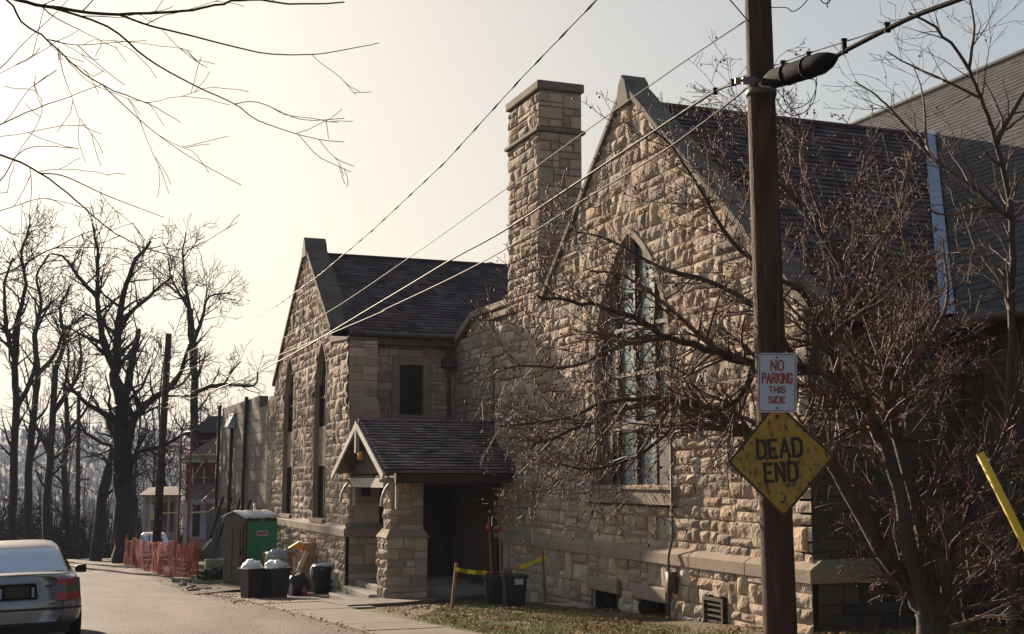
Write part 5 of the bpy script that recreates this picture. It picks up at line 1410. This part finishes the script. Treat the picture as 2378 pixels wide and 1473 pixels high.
# ------------------------------------------------------------------ block wing under construction
bw_ = thing('block_wing', 'unfinished grey concrete block wing with timber braces beyond the farther gable', 'building', (X1, 49, -1.2))
def bl_top(y): return 2.42 if y < 44.4 else (2.75 if y < 54.2 else 2.5)
mb = MB(); y0_, y1_ = 43.0, 55.3
mb.box(X1 + .05, X1 + .35, y0_, y1_, -3.9, 2.4, 1)
rr = random.Random(6); z = -1.0; row = 0
while z < 2.85:
    y = y0_ - (.45 if row % 2 else 0)
    while y < y1_:
        a, b = max(y, y0_) + .007, min(y + .9, y1_) - .007
        if b - a > .1 and z + .42 < bl_top((a + b) / 2) + .2 and not (50.4 < (a + b) / 2 < 51.3 and z < 2.0):
            d = rr.uniform(0, .012); mb.box(X1 - .01 - d, X1 + .3, a, b, z + .007, z + .42)
        y += .9
    z += .43; row += 1
mb.build('wall', [M['block'], M['mortar']], bw_)
mb = MB(); mb.box(X1 + .3, 12.8, y1_ - .4, y1_ - .1, -3.9, 2.4); mb.box(X1 + .36, 13, 43.4, 54.8, -3.9, 2.0); mb.build('inner_wall', M['block'], bw_)
mb = MB()
for i in range(46):       # rough footing stone and torn membrane below the blocks
    y = y0_ + i * .265; a = rr.uniform(.0, .22); mb.hexa([(X1 - .25 - a * .5, y, -3.9), (X1 + .06, y, -3.9), (X1 + .06, y + .25, -3.9), (X1 - .25 - a * .3, y + .25, -3.9), (X1 - .12 - a, y + .02, -1.35), (X1 + .06, y, -1.35 + a), (X1 + .06, y + .25, -1.3), (X1 - .1, y + .25, -1.4 + a)])
mb.build('footing', M['block'], bw_)
for k, (y, zt) in enumerate(((50.45, 2.45), (47.1, 2.95), (54.0, 3.0))):
    mb = MB(); mb.bar((X1 - .16, y, -1.5), (X1 - .1, y, zt), .2, .12, up=(1, 0, 0)); mb.build('timber_brace', M['wood_dark'], bw_)
mb = MB(); mb.hexa([(X1 - .35, 50.0, 1.95), (X1 - .05, 50.0, 1.9), (X1 - .05, 51.4, 1.9), (X1 - .3, 51.4, 2.0), (X1 - .1, 50.1, 2.5), (X1 - .03, 50.1, 2.5), (X1 - .03, 51.3, 2.5), (X1 - .08, 51.3, 2.52)]); mb.build('plastic_flap', M['liner'], bw_)
for i in range(4):
    mb = MB(); y = 45.2 + i * 2.2; mb.bar((X1 - .7, y, -2.6), (X1 - .15, y + .1, -.75), .05, .1, up=(1, 0, 0)); mb.build('timber_brace', M['wood_dark'], bw_)
# scaffold by the end of the wing
sc_ = thing('scaffold', 'rusty red scaffold frames standing at the end of the block wing', 'scaffold', dep(420, 1240, 55.5))
fa = dep(414, 1240, 55.8); fb = dep(437, 1240, 54.6); fc = dep(507, 1240, 56.6)
for nm, p in (('upright', fa), ('upright', fb), ('upright', fc)):
    mb = MB(); mb.tube([V((p.x, p.y, g(p.y) - .05)), V((p.x, p.y, 2.15))], .045, 6); mb.build(nm, M['scaffold'], sc_)
zz = [-2.2, -.35, .3, 1.25, 2.0]
for z in zz:
    mb = MB(); mb.tube([V((fa.x, fa.y, z)), V((fb.x, fb.y, z))], .032, 5); mb.build('rung', M['scaffold'], sc_)
for z in (-1.55, 1.0):
    mb = MB(); mb.tube([V((fa.x - 1.2 * (z < 0), fa.y, z)), V((fc.x, fc.y, z + .05))], .035, 5); mb.build('rail', M['lumber'], sc_)
for z0_, z1_ in ((1.9, -.2), (-.2, 1.9), (-.3, -1.7), (-1.5, -.3), (1.4, .1)):
    mb = MB(); mb.tube([V((fb.x, fb.y, z0_)), V((fc.x, fc.y, z1_))], .025, 5); mb.build('cross_brace', M['scaffold'], sc_)
# site clutter
fw = thing('foundation_wall', 'low concrete foundation wall behind the brush pile, left of the toilet', 'foundation wall', (6.2, 42.6, g(42.6)))
mb = MB(); mb.box(5.55, 7.4, 42.5, 42.8, -3.7, -2.62); mb.build('wall', M['concrete'], fw, bevel=.02)
mb = MB(); mb.box(6.3, 6.9, 42.46, 42.84, -2.62, -2.5); mb.build('cap_block', M['concrete'], fw, bevel=.02)
mb = MB(); rr = random.Random(15)
for k in range(700):
    a = rr.random(); c = V((5.35 + 1.7 * a + rr.gauss(0, .12), 41.6 + rr.gauss(0, .3), 0)); c.z = gz(c.x, c.y) + rr.random() ** 1.4 * (.35 + .5 * a)
    d = V((rr.gauss(0, 1), rr.gauss(0, .6), rr.gauss(0, .35))).normalized() * rr.uniform(.12, .4); mb.tube([c - d, c + d + V((0, 0, rr.uniform(-.05, .08)))], [rr.uniform(.006, .016), .004], 3, cap=False)
for k in range(900):
    a = rr.random(); c = V((5.3 + 1.8 * a + rr.gauss(0, .12), 41.55 + rr.gauss(0, .3), 0)); c.z = gz(c.x, c.y) + .04 + rr.random() ** 1.4 * (.3 + .5 * a)
    d = V((rr.gauss(0, 1), rr.gauss(0, 1), rr.gauss(0, .5))).normalized() * .07; e = d.cross(V((rr.gauss(0, 1), rr.gauss(0, 1), rr.gauss(0, 1)))).normalized() * .04; mb.poly([c - d, c + e, c + d, c - e], 1)
tag(mb.build('brush_pile', [M['twig_dark'], M['brush']]), 'heap of cut branches and dead leaves at the street edge beside the toilet', 'brush pile', kind='stuff')
for lab, q0, q1, w_, mt in (('long grey-green beam lying on the ground in front of the brush pile', (402, 1353, 41.2), (516, 1351, 40.6), .2, 'lumber_green'),
                           ('shorter beam on the ground nearest the toilet base', (455, 1369, 39.6), (517, 1363, 39.7), .16, 'lumber_green'),
                           ('thin board leaning on the low foundation wall', (470, 1278, 42.3), (492, 1252, 42.6), .05, 'lumber')):
    a = dep(*q0); b = dep(*q1); 
    if w_ > .1: a.z = gz(a.x, a.y) + .14; b.z = gz(b.x, b.y) + .12
    mb = MB(); mb.bar(a, b, w_, .12 if w_ > .1 else .05); tag(mb.build('beam', M[mt], bevel=.008), lab, 'beam', 'beams and boards by the building site')
rr = random.Random(31)
for k in range(16):
    x = rr.uniform(4.55, 5.3); y = rr.uniform(37, 44); mb = MB(); blob(mb, (x, y, gz(x, y) + .07), rr.uniform(.06, .16), rr.uniform(.06, .14), rr.uniform(.04, .09), k * 3.1, .4, 8, 6)
    tag(mb.build('rubble_stone', M['concrete' if k % 2 else 'trim']), 'broken stone lying in the dirt below the orange net', 'stone', 'loose stones along the site edge')
mb = MB(); blob(mb, (4.9, 66, g(66) + .4), .8, 1.2, .5, 3.3, .4, 18, 12); tag(mb.build('rubble_heap', M['dirt'], smooth=True), 'mound of dirt and leaves past the left end of the net', 'dirt heap')
mb = MB(); blob(mb, dep(438, 1290, 43.6) + V((0, 0, -.1)), .1, .16, .36, 5.5, .7, 22, 16); tag(mb.build('plastic_wrap', M['bag_white'], smooth=True), 'bundle of pale plastic wrap at the right end of the orange net', 'plastic wrap')

# ------------------------------------------------------------------ houses beyond the site
D_ = 66; hb = dep(470, 1262, D_); hg = g(hb.y); th_h = math.radians(-8)
hs = thing('brick_house', 'two-storey brick house with brown shingle roofs behind the scaffold', 'house', (hb.x, hb.y, hg), th_h)
k_ = FPX / D_; yg = 1110 - hg * k_
hx = lambda px: (px - 470) / k_
hz = lambda py: (yg - py) / k_
mb = MB(); mb.box(hx(428), 7.5, 0, 7, hz(1160), hz(1074)); mb.build('upper_wall', M['brick'], hs, local=True)
mb = MB(); mb.box(hx(425), 7.5, .3, 7, 0, hz(1160)); mb.build('lower_wall', M['siding'], hs, local=True)
for a, b in ((437, 450), (461, 477), (488, 503), (520, 534)):
    mb = MB(); mb.box(hx(a), hx(b), -.06, 0, hz(1132), hz(1086)); w = mb.build('window', M['glass_dark'], hs, local=True)
    mb = MB(); mb.box(hx(a) - .05, hx(b) + .05, -.12, -.06, hz(1137), hz(1131)); mb.build('sill', M['paint_white'], w, local=True)
    mb = MB(); m_ = hx((a + b) / 2); mb.box(m_ - .03, m_ + .03, -.09, -.06, hz(1131), hz(1086)); mb.box(hx(a), hx(b), -.088, -.06, hz(1110), hz(1108)); mb.build('frame', M['paint_white'], w, local=True)
mb = MB(); mb.hexa([(hx(412), -.5, hz(1074)), (8, -.5, hz(1074)), (8, 7.5, hz(1074)), (hx(412), 7.5, hz(1074)), (hx(412), -.5, hz(1070)), (8, -.5, hz(1070)), (8, 7.5, hz(1070)), (hx(412), 7.5, hz(1070))]); mb.build('soffit', M['paint_white'], hs, local=True)
mb = MB(); mb.hexa([(hx(412), -.5, hz(1070)), (8, -.5, hz(1070)), (8, 7.5, hz(1070)), (hx(412), 7.5, hz(1070)), (hx(490), 2.4, hz(1012)), (7, 2.4, hz(1012)), (7, 5, hz(1012)), (hx(490), 5, hz(1012))]); mb.build('roof', M['shingle'], hs, local=True)
mb = MB(); mb.hexa([(hx(436), 2.9, hz(1068)), (8, 2.9, hz(1068)), (8, 9.5, hz(1068)), (hx(436), 9.5, hz(1068)), (hx(436), 2.9, hz(1000)), (8, 2.9, hz(1000)), (8, 9.5, hz(1000)), (hx(436), 9.5, hz(1000))])
mb.hexa([(hx(430), 2.6, hz(1000)), (8, 2.6, hz(1000)), (8, 9.8, hz(1000)), (hx(430), 9.8, hz(1000)), (hx(476), 5.0, hz(955)), (7, 5.0, hz(955)), (7, 7.5, hz(955)), (hx(476), 7.5, hz(955))]); mb.box(hx(455), hx(492), 2.84, 2.9, hz(1004), hz(997))
mb.build('upper_roof', M['shingle_dark'], hs, local=True)
mb = MB(); mb.hexa([(hx(440), -1.6, hz(1160)), (7, -1.6, hz(1160)), (7, .0, hz(1160)), (hx(440), .0, hz(1160)), (hx(440), -1.6, hz(1155)), (7, -1.6, hz(1155)), (7, 0, hz(1118)), (hx(440), 0, hz(1122))]); mb.build('porch_roof', M['shingle'], hs, local=True)
mb = MB(); mb.box(hx(436), 7, -1.66, -1.6, hz(1168), hz(1157)); mb.build('porch_fascia', M['siding'], hs, local=True)
for px in (428, 510):
    mb = MB(); mb.box(hx(px), hx(px) + .16, -1.6, -1.44, 0, hz(1166)); mb.build('porch_post', M['paint_white'], hs, local=True)
mb = MB(); mb.box(hx(446), hx(463), .2, .3, hz(1244), hz(1174)); w = mb.build('window', M['glass_dark'], hs, local=True)
for a, b in ((437, 446), (463, 477)):
    mb = MB(); mb.box(hx(a), hx(b), .14, .3, hz(1247), hz(1172)); mb.build('casing', M['blue_trim'], w, local=True)
mb = MB(); mb.box(hx(437), hx(477), .12, .3, hz(1252), hz(1247.2)); mb.box(hx(437), hx(477), .12, .3, hz(1171.8), hz(1168)); mb.build('sill', M['blue_trim'], w, local=True)
mb = MB(); mb.box(hx(430), 7, -1.7, .3, 0, .55); mb.build('porch_floor', M['brick'], hs, local=True)
D_ = 76; hb = dep(365, 1262, D_); hg = g(hb.y); k_ = FPX / D_; yg = 1110 - hg * k_; hx = lambda px: (px - 365) / k_
ct = thing('cottage', 'low pale cottage with a white-posted porch, behind the far utility pole', 'house', (hb.x, hb.y, hg), math.radians(-6))
mb = MB(); mb.box(hx(330), hx(412), .8, 5, 0, hz(1150)); mb.build('wall', M['siding'], ct, local=True)
mb = MB(); mb.hexa([(hx(322), -1.2, hz(1152)), (hx(420), -1.2, hz(1152)), (hx(420), 5.5, hz(1152)), (hx(322), 5.5, hz(1152)), (hx(322), -1.2, hz(1149)), (hx(420), -1.2, hz(1149)), (hx(405), 2.6, hz(1130)), (hx(340), 2.6, hz(1133))]); mb.build('roof', M['shingle'], ct, local=True)
for px in (331, 345, 386, 406):
    mb = MB(); mb.box(hx(px), hx(px) + .12, -1.1, -.98, 0, hz(1152)); mb.build('porch_post', M['paint_white'], ct, local=True)
mb = MB(); mb.box(hx(332), hx(408), -1.1, .8, 0, .7); mb.build('porch_floor', M['frame_dark'], ct, local=True)
for a, b in ((350, 362), (372, 400)):
    mb = MB(); mb.box(hx(a), hx(b), .74, .8, hz(1235), hz(1168)); mb.build('window', M['glass_dark'], ct, local=True)

# ------------------------------------------------------------------ in front of the near gable
def stake(label, q0, q1, D0, D1):
    a = dep(*q0, D0); a.z = gz(a.x, a.y) - .1; b = dep(*q1, D1); mb = MB(); mb.bar(a, b, .055, .045, up=(0, 1, 0)); o = mb.build('wooden_stake', M['stake'], bevel=.006); tag(o, label, 'stake', 'wooden stakes'); return b
s1 = stake('left wooden stake holding the yellow tape, at the grass edge', (1048, 1418), (1060, 1308), 24.6, 24.6)
s2 = stake('right wooden stake holding the yellow tape, close to the church wall', (1268, 1408), (1259, 1276), 24.9, 24.9)
mb = MB(); ta = dep(1058, 1322, 24.57); tb = dep(1259, 1297, 24.87); n = 44; prev = None
for i in range(n + 1):
    t = i / n; c = ta.lerp(tb, t); c.z -= .62 * t * (1 - t); tw_ = 1.5 * math.sin(t * PI) ** 2 if .35 < t < .75 else .25 * math.sin(t * 9)
    u_ = V((.3 * math.sin(tw_) * .04, -math.sin(tw_) * .04, math.cos(tw_) * .04)); cur = (c - u_, c + u_)
    if prev: mb.poly([prev[0], cur[0], cur[1], prev[1]], 1 if (i % 8 in (3, 4, 5, 6)) and i < 20 else 0)
    prev = cur
q = tb; prev = None
for i in range(8):
    c = q + V((.03 + .02 * i, -.03, .04 - .006 * i * i)); cur = (c - V((0, 0, .035)), c + V((0, 0, .035)))
    if prev: mb.poly([prev[0], cur[0], cur[1], prev[1]])
    prev = cur
M['tape_dark'] = mat('tape lettering', (.35, .27, .03), (.2, .15, .02), 60, .5, stretch=(3, 1, 1))
tp = mb.build('caution_tape', [M['tape'], M['tape_dark']]); s_ = tp.modifiers.new('s', 'SOLIDIFY'); s_.thickness = .002; tag(tp, 'yellow caution tape sagging between the two wooden stakes', 'caution tape')
square_bin('dark bin behind the left stake, left one of the pair at the church wall', G(1146, 1404, 25.6), .36, .56, math.radians(-15), None)
bb = square_bin('dark bin with a white label, right one of the pair at the church wall', G(1194, 1406, 25.0), .46, .6, math.radians(-12), None)
mb = MB(); mb.box(-.03, .14, -.262, -.24, .43, .54); mb.build('label', M['sign_white'], bb, local=True)
def tool(name, label, q0, q1, D0, D1, head):
    a = dep(*q0, D0); b = dep(*q1, D1); t = thing(name, label, name.replace('_', ' '), a); mb = MB(); mb.tube([a, b], .016, 7); mb.build('handle', M['stake'], t)
    mb = MB()
    if head == 'blade': mb.obox(a + V((0, 0, .12)), V((.1, 0, 0)), V((0, .008, 0)), V((0, .02, .15))); mb.build('blade', M['steel'], t, bevel=.01)
    else:
        mb.obox(a + V((0, 0, .05)), V((.16, 0, 0)), V((0, .02, 0)), V((0, 0, .05))); mb.build('head', M['wood_dark'], t, bevel=.01)
    return t, a, b
tool('snow_shovel', 'long-handled shovel standing upright at the porch side, nearest the wall', (1180, 1352), (1182, 1166), 26.4, 26.9, 'blade')
tool('push_broom', 'broom leaning in the dark porch opening with a red cloth on it', (1142, 1352), (1135, 1200), 26.6, 27.2, 'head')
tool('garden_rake', 'rake leaning in the porch opening between the broom and the shovel', (1163, 1352), (1158, 1210), 26.5, 27.1, 'head')
for px in (1134, 1159):
    mb = MB(); blob(mb, dep(px, 1226, 26.85), .05, .04, .085, px, .3, 10, 8); tag(mb.build('work_glove', M['lamp_red'], smooth=True), 'red work glove hung on a tool handle in the porch', 'glove', 'red gloves')
for lab, q0, q1 in (('thin pale board lying at the foot of the church wall, left piece', (1270, 1380, 24.4), (1335, 1396, 23.6)), ('thin pale board lying at the foot of the church wall, right piece', (1300, 1384, 24.2), (1372, 1404, 23.0))):
    a = dep(*q0); b = dep(*q1); a.z = gz(a.x, a.y) + .12; b.z = gz(b.x, b.y) + .1; mb = MB(); mb.bar(a, b, .09, .03); tag(mb.build('board', M['lumber_green']), lab, 'board', 'boards at the wall')
# grass, dead leaves and soil strip
mb = MB(); rr = random.Random(55)
def lawn(x, y): return x > 6.3 + max(0, (y - 21.5)) * .55 and x < (9.35 + .25 * noise.noise(V((y, 0, 0))) if y > 15 else 12.7) and y < 24.6
n = 0
while n < 42000:
    y = rr.uniform(9, 24.6); x = rr.uniform(6.2, 13)
    if not lawn(x, y) or noise.noise(V((x * 1.7, y * 1.7, 2))) < -.28 + rr.uniform(-.15, .25): n += .3; continue
    z = gz(x, y) - .01; h = rr.uniform(.03, .085); w = rr.uniform(.004, .009); a = rr.uniform(0, 6.28); l_ = V((math.cos(a), math.sin(a), 0)); d = V((rr.gauss(0, .025), rr.gauss(0, .025), h)); c = V((x, y, z))
    mb.poly([c - l_ * w, c + l_ * w, c + d]); n += 1
tag(mb.build('grass', M['grass']), 'patchy winter grass on the strip before the church', 'grass', kind='stuff')
mb = MB()
for k in range(9500):
    q = rr.random()
    if q < .72: y = rr.uniform(13, 24.6); x = rr.uniform(6.4, 10.1) if y > 15.2 else rr.uniform(6.4, 12.8)
    elif q < .82: y = rr.uniform(28, 46); x = rr.uniform(4.3, 5.8)
    elif q < .86: y = rr.uniform(14, 36); x = rr.gauss(4.75, .18)
    else: y = rr.uniform(10, 16); x = rr.uniform(10.5, 13)
    if q < .72 and noise.noise(V((x * .9, y * .9, 5))) < rr.uniform(-.3, .3): continue
    c = V((x, y, gz(x, y) + rr.uniform(.02, .07))); s_ = rr.uniform(.015, .034)
    d = V((rr.gauss(0, 1), rr.gauss(0, 1), rr.gauss(0, .35))).normalized() * s_; e = d.cross(V((rr.gauss(0, .4), rr.gauss(0, .4), 1))).normalized() * s_ * .7
    mb.poly([c - d, c - d * .2 + e, c + d, c - d * .1 - e + V((0, 0, s_ * .3))])
tag(mb.build('fallen_leaves', M['leaf']), 'brown fallen leaves strewn over the grass and the street edge', 'leaves', kind='stuff')

# ------------------------------------------------------------------ the air
hm = bpy.data.materials.new('haze air'); hm.use_nodes = True; nt = hm.node_tree; nt.nodes.remove(nt.nodes['Principled BSDF'])
pv_ = nt.nodes.new('ShaderNodeVolumePrincipled'); pv_.inputs['Density'].default_value = .0003; pv_.inputs['Color'].default_value = (.66, .76, 1, 1); pv_.inputs['Anisotropy'].default_value = 0
nt.links.new(pv_.outputs[0], nt.nodes['Material Output'].inputs['Volume'])
mb = MB(); mb.box(-3600, 4600, -260, 5300, -150, 92)
tag(mb.build('haze', hm), kind='stuff')
